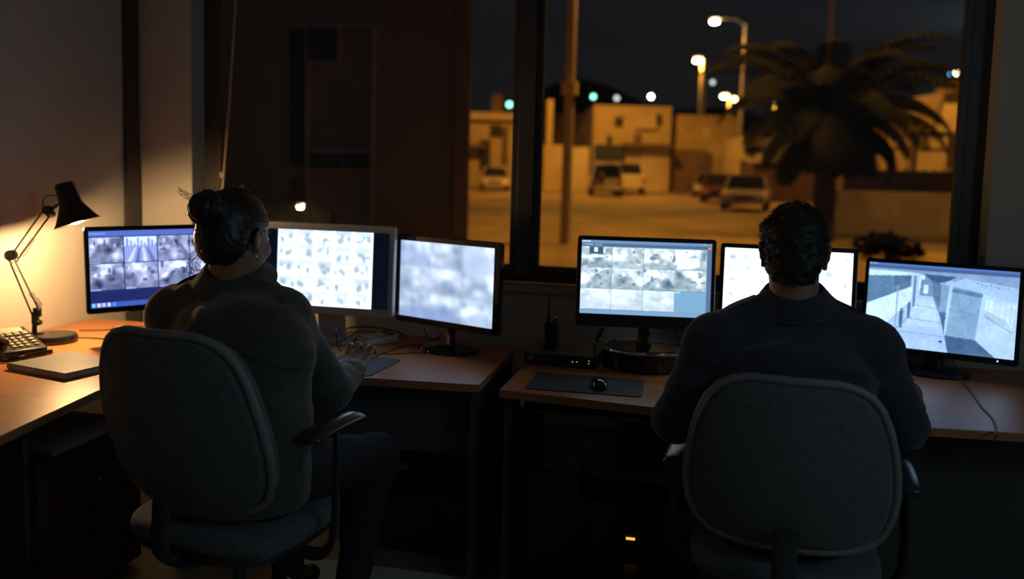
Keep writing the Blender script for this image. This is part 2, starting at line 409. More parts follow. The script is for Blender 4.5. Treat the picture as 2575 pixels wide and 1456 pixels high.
# dark hills with far lights
hl = MB(); pts = []
for i in range(41):
    u = -120 + i*9.0; h = 17 + 5*math.sin(i*0.5) + 3*math.sin(i*1.3+1)
    pts.append((u, h))
vs = []; fs = []
for u, h in pts: vs += [uv(u, 200, -1), uv(u, 225, h), uv(u, 300, h*1.1)]
for i in range(40):
    a = i*3; fs += [(a, a+3, a+4, a+1), (a+1, a+4, a+5, a+2)]
hl.add(vs, fs)
struct('hills', hl, mat('night_hill', (0.03, 0.03, 0.022), 0.95, var=0.3, scale=0.05))
LW = emat('cold_white_light', (0.85, 1.0, 0.9), 22); LT = emat('teal_light', (0.25, 0.85, 0.65), 5); LD = emat('dim_white_light', (0.6, 0.7, 0.65), 2.2)
LO = emat('sodium_light', (1.0, 0.62, 0.2), 60); LOd = emat('faint_sodium_light', (1.0, 0.55, 0.15), 12); LB = emat('blue_light', (0.1, 0.5, 1.0), 7); LY = emat('warm_white_light', (1.0, 0.85, 0.5), 22)
for (px, py, v, r, m, lb) in (
    (1637, 243, 150, 0.36, LW, 'brightest cold white light on the dark hill above the teal garage house'),
    (1492, 243, 150, 0.40, LT, 'dim teal light on the hill just right of the tall grey pole'),
    (1551, 247, 150, 0.40, LD, 'faint grey light between the teal and the bright white hill lights'),
    (1792, 207, 170, 0.40, LD, 'small grey light high between the two lamp poles'),
    (2005, 243, 160, 0.36, LD, 'faint white light just left of the palm top'),
    (2391, 186, 120, 0.22, LB, 'tiny blue light beside the white one above the roof tank'),
    (2404, 184, 120, 0.26, LY, 'round warm white light above the roof tank at the right'),
    (1281, 263, 76, 0.24, LT, 'teal light beside the window post above the low flat house'),
    (2417, 366, 40, 0.14, LT, 'small green light under the tan house at the right'),
    (1435, 370, 48, 0.09, LOd, 'small orange light on the pale garden wall beside the tall pole'),
    (1847, 250, 130, 0.34, emat('pale_sodium_light', (1.0, 0.62, 0.25), 16), 'smaller peach light at the foot of the tall lit lamp pole')):
    c = onv(px, py, v)
    t = thing('distant_light', lb, 'light', (c.x, c.y, 0))
    MB().cyl((c.x, c.y, -0.02), (c.x, c.y, c.z - r*0.8), 0.05, 0.04, 6).build('mast', DK, t)
    MB().ball(tuple(c), r, 12).build('lamp', m, t)
LIGHTC = (1.0, 0.39, 0.035)
def lamp_light(parent, loc, e, r=0.25, c=LIGHTC, name='lamp_bulb_light', cone=0):
    l = bpy.data.lights.new(name, 'SPOT' if cone else 'POINT'); l.energy = e; l.color = c; l.shadow_soft_size = r
    if cone: l.spot_size = math.radians(cone); l.spot_blend = 0.35
    o = link(bpy.data.objects.new(name, l)); o.parent = parent
    o.location = WM[parent].inverted() @ Vector(loc)
    return o
def street_lamp(px_pole, v, top, px_head, py_head, label, energy, r=0.1, ebulb=None):
    base = onv(px_pole, 430, v); t = thing('street_lamp', label, 'street lamp', (base.x, base.y, 0), YAW)
    head = onv(px_head, py_head, v)
    MB().cyl((base.x, base.y, 0), (base.x, base.y, top), r*1.15, r*0.8, 12).build('pole', POLEM, t)
    arm = smooth_pts([(base.x, base.y, top-0.3), ((base.x*2+head.x)/3, (base.y*2+head.y)/3, max(top, head.z+0.25)), (head.x, head.y, head.z+0.22)], 6)
    MB().tube(arm, 0.05, 8).build('arm', POLEM, t)
    MB().ball((head.x, head.y, head.z+0.28), 0.34, 14, (1.3, 1, 0.36)).build('lamp_housing', STUC3, t)
    MB().ball(tuple(head), 0.30, 14, (1.2, 1, 0.5)).build('lamp_lens', ebulb or LO, t)
    lamp_light(t, head - Vector((0, 0, 0.25)), energy, cone=150)
    return t
LOB = emat('near_sodium_light', (1.0, 0.66, 0.22), 260)
street_lamp(1857, 80, onv(1857, 60, 80).z, 1797, 55, 'tall lamp post with its glowing head left of the pole, highest in the window', 3000, 0.19, LOB)
street_lamp(1757, 78, onv(1757, 150, 78).z, 1755, 153, 'bright yellow lit lamp post, second highest lamp head', 3000, 0.28, LOB)
street_lamp(1826, 95, onv(1826, 240, 95).z, 1822, 243, 'distant lamp post with orange light right of the two tall lamps', 2500, 0.1, emat('far_sodium_light', (1, 0.62, 0.2), 190))
street_lamp(1940, 85, onv(1940, 250, 85).z, 1937, 254, 'distant lamp post glowing orange just left of the palm crown', 2500, 0.1, MATS['far_sodium_light'])
# the nearest post: pole seen in the right pane, lamp head above the frame
bp_ = onz(1420, 612, 0)
np_ = thing('street_lamp', 'thick grey lamp post standing closest, just right of the window post', 'street lamp', (bp_.x, bp_.y, 0), YAW)
MB().cyl((bp_.x, bp_.y, 0), (bp_.x, bp_.y, 9.5), 0.105, 0.085, 16).build('pole', POLEM, np_)
MB().cyl((bp_.x, bp_.y, 2.95), (bp_.x, bp_.y, 3.2), 0.17, 0.17, 12).build('junction_box', STUC, np_)
hd = Vector((bp_.x, bp_.y, 9.7)) + RT*2.6 + FW*0.8
MB().tube([(bp_.x, bp_.y, 9.4), (bp_.x+0.5, bp_.y, 9.8), tuple(hd)], 0.05, 8).build('arm', POLEM, np_)
MB().ball(tuple(hd), 0.3, 14, (1.3, 1, 0.4)).build('lamp_housing', STUC3, np_)
MB().ball(tuple(hd - Vector((0, 0, 0.1))), 0.2, 12, (1.2, 1, 0.4)).build('lamp_lens', LO, np_)
lamp_light(np_, hd - Vector((0, 0, 0.35)), 3400, cone=112)
dp = onv(2068, 430, 27)
pp = thing('utility_pole', 'thin brown utility pole rising out of the palm crown', 'pole', (dp.x, dp.y, 0), YAW)
MB().cyl((dp.x, dp.y, 0), (dp.x, dp.y, 10), 0.075, 0.065, 12).build('pole', mat('weathered_pole', (0.50, 0.38, 0.27), 0.8, var=0.1), pp)
MB().box((dp.x, dp.y, 9.2), (1.4, 0.08, 0.1), YAW).build('crossarm', MATS['weathered_pole'], pp)
# lamp over the pavement on the right, beyond the frame edge of the opening
rb = Vector(uv(13.5, 14.5, 0))
rl = thing('street_lamp', 'street lamp standing out of sight to the right of the window', 'street lamp', tuple(rb), YAW)
MB().cyl(tuple(rb), (rb.x, rb.y, 8), 0.1, 0.08, 12).build('pole', POLEM, rl)
MB().ball((rb.x, rb.y, 8.1), 0.28, 12, (1.2, 1, 0.5)).build('lamp_lens', LO, rl)
lamp_light(rl, (rb.x, rb.y, 7.8), 1400, cone=125)

# two more lamps over the street: one behind the window post, one beyond the right edge of the window
for (px, v, h, du, e, lb) in ((1328, 50, 12.2, 3.0, 7800, 'street lamp whose pole stands behind the broad window post'), (2560, 38, 11.5, -3.0, 4800, 'street lamp standing beyond the right edge of the window')):
    b0 = onv(px, 440, v); b0.z = 0; t = thing('street_lamp', lb, 'street lamp', tuple(b0), YAW)
    MB().cyl(tuple(b0), (b0.x, b0.y, h), 0.11, 0.08, 12).build('pole', POLEM, t); hh = b0 + RT*du + Vector((0, 0, h+0.2))
    MB().tube([(b0.x, b0.y, h-0.1), tuple(hh)], 0.05, 8).build('arm', POLEM, t)
    MB().ball(tuple(hh), 0.3, 14, (1.3, 1, 0.4)).build('lamp_housing', STUC3, t); MB().ball(tuple(hh - Vector((0, 0, 0.1))), 0.2, 12, (1.2, 1, 0.4)).build('lamp_lens', LO, t)
    lamp_light(t, hh - Vector((0, 0, 0.35)), e, cone=158)
# cars
def wheel(parent, c, r=0.31, w=0.2):
    M = Matrix.Translation(Vector(c)) @ Matrix.Rotation(PI/2, 4, 'Y')
    o = MB().lathe([(1e-5, -w/2), (r*0.55, -w/2), (r*0.62, -w/2+0.02), (r*0.95, -w/2), (r, -w/2+0.03), (r, w/2-0.03), (r*0.95, w/2), (r*0.6, w/2-0.02), (1e-5, w/2-0.01)], M, 20).build('wheel', mat('tyre_rubber', (0.02, 0.02, 0.02), 0.7, var=0.1), parent, local=True)
    return o
CGL = mat('car_glass', (0.02, 0.02, 0.025), 0.08, coat=0.3)
HLM = mat('headlight_glass', (0.75, 0.72, 0.65), 0.12, coat=0.5)
TLM = mat('tail_light_red', (0.5, 0.03, 0.02), 0.25)
def car(label, px, py, v_off, yaw, paint, kind='sedan', s=1.0, front_to_viewer=True):
    p = onz(px, py, 0)
    t = thing('pickup_truck' if kind == 'pickup' else 'car', label, 'car', (p.x, p.y, 0), YAW + yaw)
    W = 1.74*s; L = 4.3*s
    if kind == 'jeep': body = [(-2.1, .45), (-2.1, 1.0), (-0.9, 1.08), (2.05, 1.05), (2.08, .45)]; cab = [(-0.95, 1.05), (-0.75, 1.78), (1.95, 1.80), (2.05, 1.03)]
    elif kind == 'pickup': body = [(-2.2, .5), (-2.2, .95), (-0.8, 1.08), (2.3, 1.05), (2.3, .5)]; cab = [(-1.0, 1.05), (-0.5, 1.65), (0.7, 1.68), (0.95, 1.05)]
    elif kind == 'hatch': body = [(-1.9, .35), (-1.92, .68), (-1.2, .88), (1.85, .92), (1.9, .38)]; cab = [(-1.25, .86), (-0.5, 1.42), (1.2, 1.45), (1.8, .9)]
    else: body = [(-2.15, .32), (-2.18, .66), (-1.2, .86), (1.5, .9), (2.1, .82), (2.15, .38)]; cab = [(-1.25, .84), (-0.55, 1.38), (0.85, 1.40), (1.55, .88)]
    # local: y forward-away; nose at -y (towards the viewer)
    Mx = Matrix(((0, 0, 1, 0), (1, 0, 0, 0), (0, 1, 0, 0), (0, 0, 0, 1)))
    MB().prism([(a*s, b*s) for a, b in body], -W/2, W/2, Mx).build('body', paint, t, local=True, bevel=0.09, segs=3)
    cb = [(a*s, b*s) for a, b in cab]; n = len(cb)
    vs = []
    for sgn in (-1, 1):
        for a, b in cb: vs.append((sgn*(W/2-0.06 if b < 1.2*s else W/2-0.20), a, b))
    fs = [tuple(range(n))[::-1], tuple(range(n, 2*n))] + [(i, (i+1) % n, n+(i+1) % n, n+i) for i in range(n)]
    MB().add(vs, fs).build('windows', CGL, t, local=True, bevel=0.03)
    top = max(b for a, b in cb); y0 = cb[1][0]+0.05; y1 = cb[2][0]-0.03
    MB().b6(-W/2+0.19, W/2-0.19, y0, y1, top-0.03, top+0.03).build('roof', paint, t, local=True, bevel=0.025)
    for sgn in (-1, 1):
        for (a, b), (c, d) in ((cb[0], cb[1]), (cb[2], cb[3])):
            MB().tube([(sgn*(W/2-0.06), a, b), (sgn*(W/2-0.20), c, d)] if b < d else [(sgn*(W/2-0.20), a, b), (sgn*(W/2-0.06), c, d)], 0.04, 6).build('pillar', paint, t, local=True)
    f0 = body[0][0]*s; r0 = max(b[0] for b in body)*s; zl = (body[1][1]-0.12)*s
    for sgn in (-1, 1):
        MB().box((sgn*(W/2-0.26), f0, zl), (0.36, 0.08, 0.17)).build('headlight', HLM, t, local=True, bevel=0.03)
        MB().box((sgn*(W/2-0.12), r0, 0.8*s), (0.18, 0.08, 0.28)).build('tail_light', TLM, t, local=True, bevel=0.02)
        for yy in (f0+0.8, r0-0.8): wheel(t, (sgn*(W/2-0.08), yy, 0.31))
        MB().box((sgn*(W/2+0.06), cb[0][0]+0.35, cb[0][1]+0.08), (0.16, 0.08, 0.11)).build('side_mirror', paint, t, local=True, bevel=0.02)
    MB().box((0, f0-0.01, zl-0.03), (0.75, 0.06, 0.16)).build('grille', BLK, t, local=True)
    MB().box((0, f0-0.03, 0.40*s), (W-0.1, 0.14, 0.20)).build('front_bumper', paint, t, local=True, bevel=0.05)
    MB().box((0, r0+0.03, 0.46*s), (W-0.1, 0.14, 0.18)).build('rear_bumper', paint, t, local=True, bevel=0.05)
    if kind == 'jeep':
        rk = MB()
        for sgn in (-1, 1): rk.tube([(sgn*0.62, -0.6, 1.93), (sgn*0.62, 1.9, 1.93)], 0.025, 6)
        for yy in (-0.5, 0.4, 1.3, 1.85): rk.tube([(-0.66, yy, 1.93), (0.66, yy, 1.93)], 0.022, 6)
        rk.build('roof_rack', STEEL, t, local=True)
        wheel(t, (0.3, r0+0.12, 1.0)).rotation_euler = (0, 0, 0)
    return t
PW = mat('white_car_paint', (0.62, 0.60, 0.56), 0.3, coat=0.4, var=0.04); PS = mat('silver_car_paint', (0.50, 0.47, 0.42), 0.3, 0.2, coat=0.4, var=0.04)
PD = mat('maroon_car_paint', (0.12, 0.04, 0.035), 0.3, coat=0.4, var=0.04); PG = mat('grey_car_paint', (0.20, 0.18, 0.16), 0.3, coat=0.4, var=0.04)
car('pale hatchback facing the room, seen between the dark block and the window post', 1243, 478, 0, 0.05, PS, 'hatch')
car('white off-road vehicle with roof rack, rear towards the room, in mid street', 1520, 492, 0, PI - 0.05, PW, 'jeep')
car('white pickup truck parked in front of the teal garage house', 1576, 486, 0, PI - 0.1, PW, 'pickup', 1.15)
car('silver sedan with headlights towards the room, nearest car left of the palm', 1876, 527, 0, -0.32, PS, 'sedan')
car('maroon car parked directly behind the silver sedan', 1812, 509, 0, -0.30, PD, 'sedan')
car('grey car with pale roof, last of the three parked left of the palm', 1782, 496, 0, -0.25, PG, 'hatch')

# palm tree
tb = onz(2066, 604, 0)
palm = thing('palm_tree', 'large dark palm tree with drooping fronds in the right window pane', 'tree', (tb.x, tb.y, 0), 0)
PT = mat('palm_trunk_bark', (0.05, 0.038, 0.028), 0.95, var=0.3, scale=4, bump=0.8, bscale=10)
PF = mat('palm_leaf', (0.010, 0.012, 0.006), 0.9, var=0.3, scale=3, spec=0.15)
tr = [(0, 0.36)] + [(0.34 - 0.02*i + (0.03 if i % 2 else 0), 0.12 + i*0.17) for i in range(0)]
prof = []
for i in range(23):
    z = i*0.1; prof.append((0.27 - 0.04*min(1, i/8) + (0.03 if i % 2 else 0), z))
prof += [(0.27, 2.35), (0.20, 2.55), (0.03, 2.7)]
MB().lathe(prof, None, 16).build('trunk', PT, palm, local=True)
rnd = random.Random(3)
for k in range(58):
    az = k*2.399963 + rnd.uniform(-0.2, 0.2); el = 1.42 - 1.62*(k/58.0) + rnd.uniform(-0.1, 0.1)
    L = rnd.uniform(2.8, 3.9)*(1.0 if k < 26 else 0.78 if k < 42 else 0.55); pts = []; p = Vector((0.1*math.cos(az), 0.1*math.sin(az), 2.6)); a = el
    N = 12
    for i in range(N+1):
        pts.append(p.copy()); p = p + Vector((math.cos(a)*math.cos(az), math.cos(a)*math.sin(az), math.sin(a)))*(L/N); a -= (0.08 + 0.017*i)
    fr = MB(); fr.tube(pts, [0.035*(1 - 0.85*i/N) for i in range(N+1)], 5)
    sd = Vector((-math.sin(az), math.cos(az), 0))
    for i in range(2*N - 2):
        tt = (i+2)/(2*N); ii = min(int(tt*N), N-1); q = pts[ii].lerp(pts[ii+1], tt*N-ii); d = (pts[ii+1]-pts[ii]).normalized()
        ll = 0.62*math.sin(PI*min(0.97, 0.15+tt*0.85))**0.6
        for sg in (-1, 1):
            e = q + sd*sg*ll*0.8 + d*ll*0.5 - Vector((0, 0, ll*0.45)); wv = d*0.05
            fr.add([q - wv, q + wv, q.lerp(e, 0.6) + wv*0.9, e, q.lerp(e, 0.6) - wv*0.9], [(0, 1, 2, 3, 4)])
    fr.build('frond', PF, palm, local=True, smooth=False)
sh = onz(1700, 470, 0)
for (px, py, r, lb) in ((2215, 618, 0.42, 'low dark leaf clump standing for shadow at the foot of the boundary wall'), (1715, 452, 1.0, 'dark round bush in front of the yellowish flat house'), (2230, 650, 0.55, 'small dark leaf clump standing for shadow near the glass below the boundary wall')):  # first and last clumps stand for dark shadow patches on the ground
    c = onz(px, py, 0); b = MB(); rr = random.Random(int(px))
    for i in range(420):
        d = Vector((rr.gauss(0, 1), rr.gauss(0, 1), abs(rr.gauss(0, 1)))).normalized()*r*rr.uniform(0.4, 1)
        q = Vector((c.x, c.y, 0)) + Vector((d.x*1.3, d.y, d.z*0.7)); e = Vector((rr.uniform(-1, 1), rr.uniform(-1, 1), rr.uniform(-.3, 1)))*0.12; g2 = e.cross(Vector((0.3, 0.5, 0.8)))*0.5
        b.add([q, q+e*0.5+g2, q+e, q+e*0.5-g2], [(0, 1, 2, 3)])
    tag(b.build('bush', PF, None, smooth=False), lb, 'bush')

# ================================================================== SCREEN PICTURES
def lin(a): a = np.asarray(a, float)/255.0; return np.where(a <= 0.04045, a/12.92, ((a+0.055)/1.055)**2.4)
def blur(a, r):
    if r <= 0: return a
    k = np.exp(-0.5*(np.arange(-3*r, 3*r+1)/r)**2); k /= k.sum(); n = len(k)//2
    for ax in (0, 1):
        p = np.concatenate([np.repeat(a.take([0], ax), n, ax), a, np.repeat(a.take([-1], ax), n, ax)], ax)
        a = sum(k[i]*p.take(range(i, i+a.shape[ax]), ax) for i in range(len(k)))
    return a
def snoise(h, w, c, rs):
    g = rs.rand(int(h/c)+3, int(w/c)+3); y = np.arange(h)/c; x = np.arange(w)/c
    yi = y.astype(int); xi = x.astype(int); fy = y-yi; fx = x-xi; fy = fy*fy*(3-2*fy); fx = fx*fx*(3-2*fx)
    a = g[yi][:, xi]; b = g[yi][:, xi+1]; cc = g[yi+1][:, xi]; d = g[yi+1][:, xi+1]
    return (a*(1-fx)+b*fx)*(1-fy)[:, None] + (cc*(1-fx)+d*fx)*fy[:, None]
class Cv:
    def __init__(s, w, h, c): s.w, s.h = w, h; s.a = np.ones((h, w, 3))*np.array(c, float)
    def poly(s, pts, c, al=1.0):
        # pts in 0..1, y downwards
        P = [(x*s.w, y*s.h) for x, y in pts]; yy, xx = np.mgrid[0:s.h, 0:s.w]; xx = xx+0.5; yy = yy+0.5; m = np.zeros((s.h, s.w), bool)
        for i in range(len(P)):
            (x0, y0), (x1, y1) = P[i], P[(i+1) % len(P)]
            if y0 == y1: continue
            m ^= ((yy >= min(y0, y1)) & (yy < max(y0, y1)) & (xx < x0 + (yy-y0)*(x1-x0)/(y1-y0)))
        s.a[m] = s.a[m]*(1-al) + np.array(c, float)*al
    def rect(s, x0, y0, x1, y1, c, al=1.0): s.poly([(x0, y0), (x1, y0), (x1, y1), (x0, y1)], c, al)
    def line(s, x0, y0, x1, y1, t, c, al=1.0):
        dx, dy = x1-x0, y1-y0; l = math.hypot(dx*s.w, dy*s.h) or 1; nx, ny = -dy*s.h/l*t/s.w, dx*s.w/l*t/s.h
        s.poly([(x0-nx, y0-ny), (x1-nx, y1-ny), (x1+nx, y1+ny), (x0+nx, y0+ny)], c, al)
    def paste(s, b, x0, y0, x1, y1):
        X0, X1, Y0, Y1 = round(x0*s.w), round(x1*s.w), round(y0*s.h), round(y1*s.h)
        yi = (np.arange(Y1-Y0)+0.5)*b.h/(Y1-Y0); xi = (np.arange(X1-X0)+0.5)*b.w/(X1-X0)
        s.a[Y0:Y1, X0:X1] = b.a[yi.astype(int)][:, xi.astype(int)]
def corridor(seed, lo, hi, w=56, h=42, dark=0.0):
    """a small surveillance view of a hall: floor, side walls, bright openings"""
    rs = np.random.RandomState(seed); lo = np.array(lo, float); hi = np.array(hi, float); L = lambda t: lo + (hi-lo)*t
    c = Cv(w, h, L(0.8)); vx = rs.uniform(0.35, 0.65); vy = rs.uniform(0.22, 0.40)
    c.poly([(0, 0.2+rs.rand()*0.2), (vx-0.15, vy), (vx+0.15, vy), (1, 0.3+rs.rand()*0.2), (1, 1), (0, 1)], L(rs.uniform(0.35, 0.6)))
    c.poly([(0, 0), (vx-0.2, vy*0.2), (vx-0.12, vy), (0, 0.75)], L(rs.uniform(0.45, 0.95)))
    c.poly([(1, 0), (vx+0.2, vy*0.2), (vx+0.12, vy), (1, 0.8)], L(rs.uniform(0.4, 0.9)))
    c.rect(vx-0.15, 0, vx+0.15, vy, L(rs.uniform(0.5, 1.0)))
    for i in range(6):
        x = rs.rand(); y = rs.rand()*0.35; c.rect(x, y, x+0.03+rs.rand()*0.1, y+0.05+rs.rand()*0.2, L(rs.choice([0.0, 0.15, 1.0, 1.0])), 0.8)
    for i in range(2):
        x = rs.rand(); c.line(vx+(x-0.5)*0.3, vy, x*1.4-0.2, 1, 0.6+rs.rand()*2, L(rs.choice([0.25, 0.7])), 0.35)
    yy, xx = np.mgrid[0:h, 0:w]
    for i in range(4):                      # pools of light on floor and walls
        gx, gy, gs = rs.rand()*w, (0.05+rs.rand()*0.7)*h, (0.06+rs.rand()*0.14)*w
        c.a += (np.exp(-(((xx-gx)/gs)**2 + ((yy-gy)/(gs*0.8))**2))*(0.55 if i < 3 else -0.35))[..., None]*(hi-lo)
    for i in range(4):
        x = rs.rand(); y = 0.35+rs.rand()*0.35; c.rect(x, y, x+0.06+rs.rand()*0.12, y+0.05+rs.rand()*0.10, L(rs.choice([0.0, 0.3, 0.9])), 0.6)
    n = snoise(h, w, 7, rs)[..., None]; c.a = c.a*(1-dark) + (n-0.5)*(hi-lo)*0.30; c.a = np.clip(blur(c.a, 0.7), 0, 255)
    return c
def pic1():
    c = Cv(232, 148, (38, 48, 98)); c.rect(0, 0, 1, 0.075, (86, 108, 176)); c.rect(0, 0.03, 0.12, 0.05, (150, 170, 220), 0.6)
    for j in range(2):
        for i in range(4):
            x0 = i*0.25; y0 = 0.085 + j*0.35; b = corridor(11+i*7+j*31, (46, 56, 92), (236, 240, 255), dark=0.1)
            if (i, j) == (1, 0):
                b = Cv(56, 42, (150, 158, 205)); b.rect(0, 0, 1, 0.35, (215, 222, 250))
                for k in range(9): b.rect(0.06+k*0.11, 0.05+0.1*(k % 3), 0.10+k*0.11, 0.38, (70, 80, 120), 0.7)
                for k in range(4): b.poly([(0.30+k*0.12, 0.42), (0.36+k*0.12, 0.42), (0.20+k*0.25, 1), (0.06+k*0.25, 1)], (90, 98, 140) if k % 2 else (225, 228, 250), 0.8)
                b.a = blur(b.a, 0.8)
            c.paste(b, x0+0.004, y0, x0+0.246, y0+0.335)
            c.rect(x0+0.01, y0+0.325, x0+0.08, y0+0.34, (190, 200, 240), 0.6)
    c.rect(0, 0.79, 1, 0.93, (33, 40, 88)); c.rect(0, 0.93, 1, 1, (64, 88, 160))
    for k, q in enumerate(((120, 220, 240), (230, 225, 180), (200, 205, 245), (225, 225, 250), (70, 150, 225))): c.rect(0.012+k*0.036, 0.94, 0.036+k*0.036, 0.985, q, 0.9)
    return c.a*1.02
def pic2():
    rs = np.random.RandomState(5); c = Cv(120, 76, (240, 246, 252)); b = Cv(112, 76, (243, 248, 253))
    for j in range(5):
        for i in range(5):
            x0 = i/5+0.01; y0 = j/5; b.rect(x0, y0, x0+0.18, y0+0.185, rs.choice([232, 240, 250])*np.array([0.96, 0.99, 1.02]))
            b.rect(x0, y0+0.005, x0+0.17, y0+0.05+rs.rand()*0.04, (188, 202, 214), 0.6)
            for k in range(4):
                x = x0+rs.rand()*0.13; y = y0+0.05+rs.rand()*0.08; b.rect(x, y, x+0.02+rs.rand()*0.03, y+0.03+rs.rand()*0.05, (150, 168, 186), 0.75)
        b.rect(0, j/5, 1, j/5+0.008, (205, 215, 225), 0.8)
    for i in range(6): b.rect(i/5-0.004, 0, i/5+0.006, 1, (222, 230, 238), 0.9)
    b.a = blur(b.a, 1.0); c.a[:] = (9, 12, 24); c.paste(b, 0.115, 0, 0.865, 1)
    return c.a*1.04
def pic3():
    rs = np.random.RandomState(8); c = Cv(110, 84, (176, 192, 226))
    for j in range(3):
        for i in range(3):
            b = corridor(70+i*5+j*13, (112, 134, 172), (240, 247, 255), 36, 28); c.paste(b, i/3, j/3, (i+1)/3, (j+1)/3)
    for k in (1, 2): c.rect(k/3-0.006, 0, k/3+0.006, 1, (120, 140, 178), 0.5)
    n = snoise(84, 110, 12, rs)[..., None]
    c.rect(0.68, 0.08, 0.98, 0.36, (222, 232, 250), 0.7); c.rect(0.02, 0.16, 0.3, 0.32, (196, 208, 238), 0.7)
    c.poly([(0.0, 0.86), (0.3, 0.84), (0.6, 1), (0, 1)], (150, 168, 212), 0.7); c.poly([(0.34, 0.8), (0.62, 0.86), (0.66, 1), (0.34, 1)], (142, 160, 206), 0.6)
    c.a = blur(c.a, 2.0) + (n-0.5)*26
    return np.clip(c.a, 0, 255)
def pic4():
    c = Cv(256, 164, (132, 160, 196)); c.rect(0, 0, 1, 0.045, (112, 146, 182)); c.rect(0, 0.045, 1, 0.085, (84, 108, 138)); c.rect(0.965, 0.085, 1, 1, (98, 116, 150))
    c.rect(0.005, 0.012, 0.07, 0.024, (225, 235, 245)); c.rect(0.012, 0.052, 0.024, 0.07, (210, 190, 150))
    for k in range(5): c.rect(0.035+k*0.012, 0.055, 0.043+k*0.012, 0.068, (225, 235, 245), 0.9)
    for k in range(6): c.rect(0.105+k*0.010, 0.055, 0.111+k*0.010, 0.067, (215, 228, 240), 0.8)
    c.rect(0.967, 0.046, 0.997, 0.088, (226, 92, 98)); c.rect(0.978, 0.058, 0.986, 0.074, (250, 220, 220)); c.rect(0.93, 0.012, 0.955, 0.02, (220, 230, 245), 0.8)
    rs = np.random.RandomState(3)
    for j in range(3):
        for i in range(4):
            x0 = i*0.2405+0.002; y0 = 0.09 + j*0.283
            if (i, j) == (3, 2):
                c.rect(x0, y0, x0+0.238, y0+0.278, (132, 172, 206)); c.rect(x0+0.003, y0+0.008, x0+0.045, y0+0.018, (225, 235, 245)); continue
            lo = (86, 110, 132) if j < 2 else (150, 168, 190)
            b = corridor(140+i*9+j*17, lo, (252, 254, 255), 62, 46)
            if (i, j) == (0, 0): b.rect(0.25, 0, 0.7, 0.33, (70, 92, 112)); b.rect(0.4, 0.02, 0.52, 0.25, (245, 250, 255)); b.poly([(0.15, 0.42), (0.4, 0.34), (0.85, 0.4), (0.75, 0.52), (0.25, 0.55)], (236, 242, 248)); b.a = blur(b.a, 0.5)
            if (i, j) == (3, 0): b.poly([(0.05, 0.6), (0.35, 0.42), (0.75, 0.35), (0.8, 0.8), (0.5, 0.95), (0.05, 0.98)], (240, 246, 250)); b.a = blur(b.a, 0.8)
            if j == 2: b.a = blur(b.a, 1.6)*0.55 + 0.45*238
            c.paste(b, x0, y0, x0+0.238, y0+0.278)
            c.rect(x0, y0+0.278, x0+0.238, y0+0.283, (92, 132, 150)); c.rect(x0+0.004, y0+0.266, x0+0.05, y0+0.275, (240, 246, 250), 0.8)
    c.rect(0, 0.945, 1, 1, (134, 164, 204))
    return c.a
def pic5():
    rs = np.random.RandomState(12); c = Cv(110, 70, (244, 250, 255))
    for j in range(6):
        for i in range(8):
            x = i/8+0.02+rs.rand()*0.03; y = j/6+0.03+rs.rand()*0.05
            if rs.rand() < 0.75: c.rect(x, y, x+0.03+rs.rand()*0.05, y+0.03+rs.rand()*0.06, (196, 210, 222), 0.6+rs.rand()*0.4)
            if rs.rand() < 0.3: c.line(x, y, x+0.05, y+0.08, 1, (175, 192, 208), 0.7)
    c.rect(0.04, 0.03, 0.3, 0.045, (205, 216, 226)); c.rect(0.04, 0.1, 0.09, 0.14, (165, 184, 202))
    c.a = blur(c.a, 1.1); return c.a*1.05
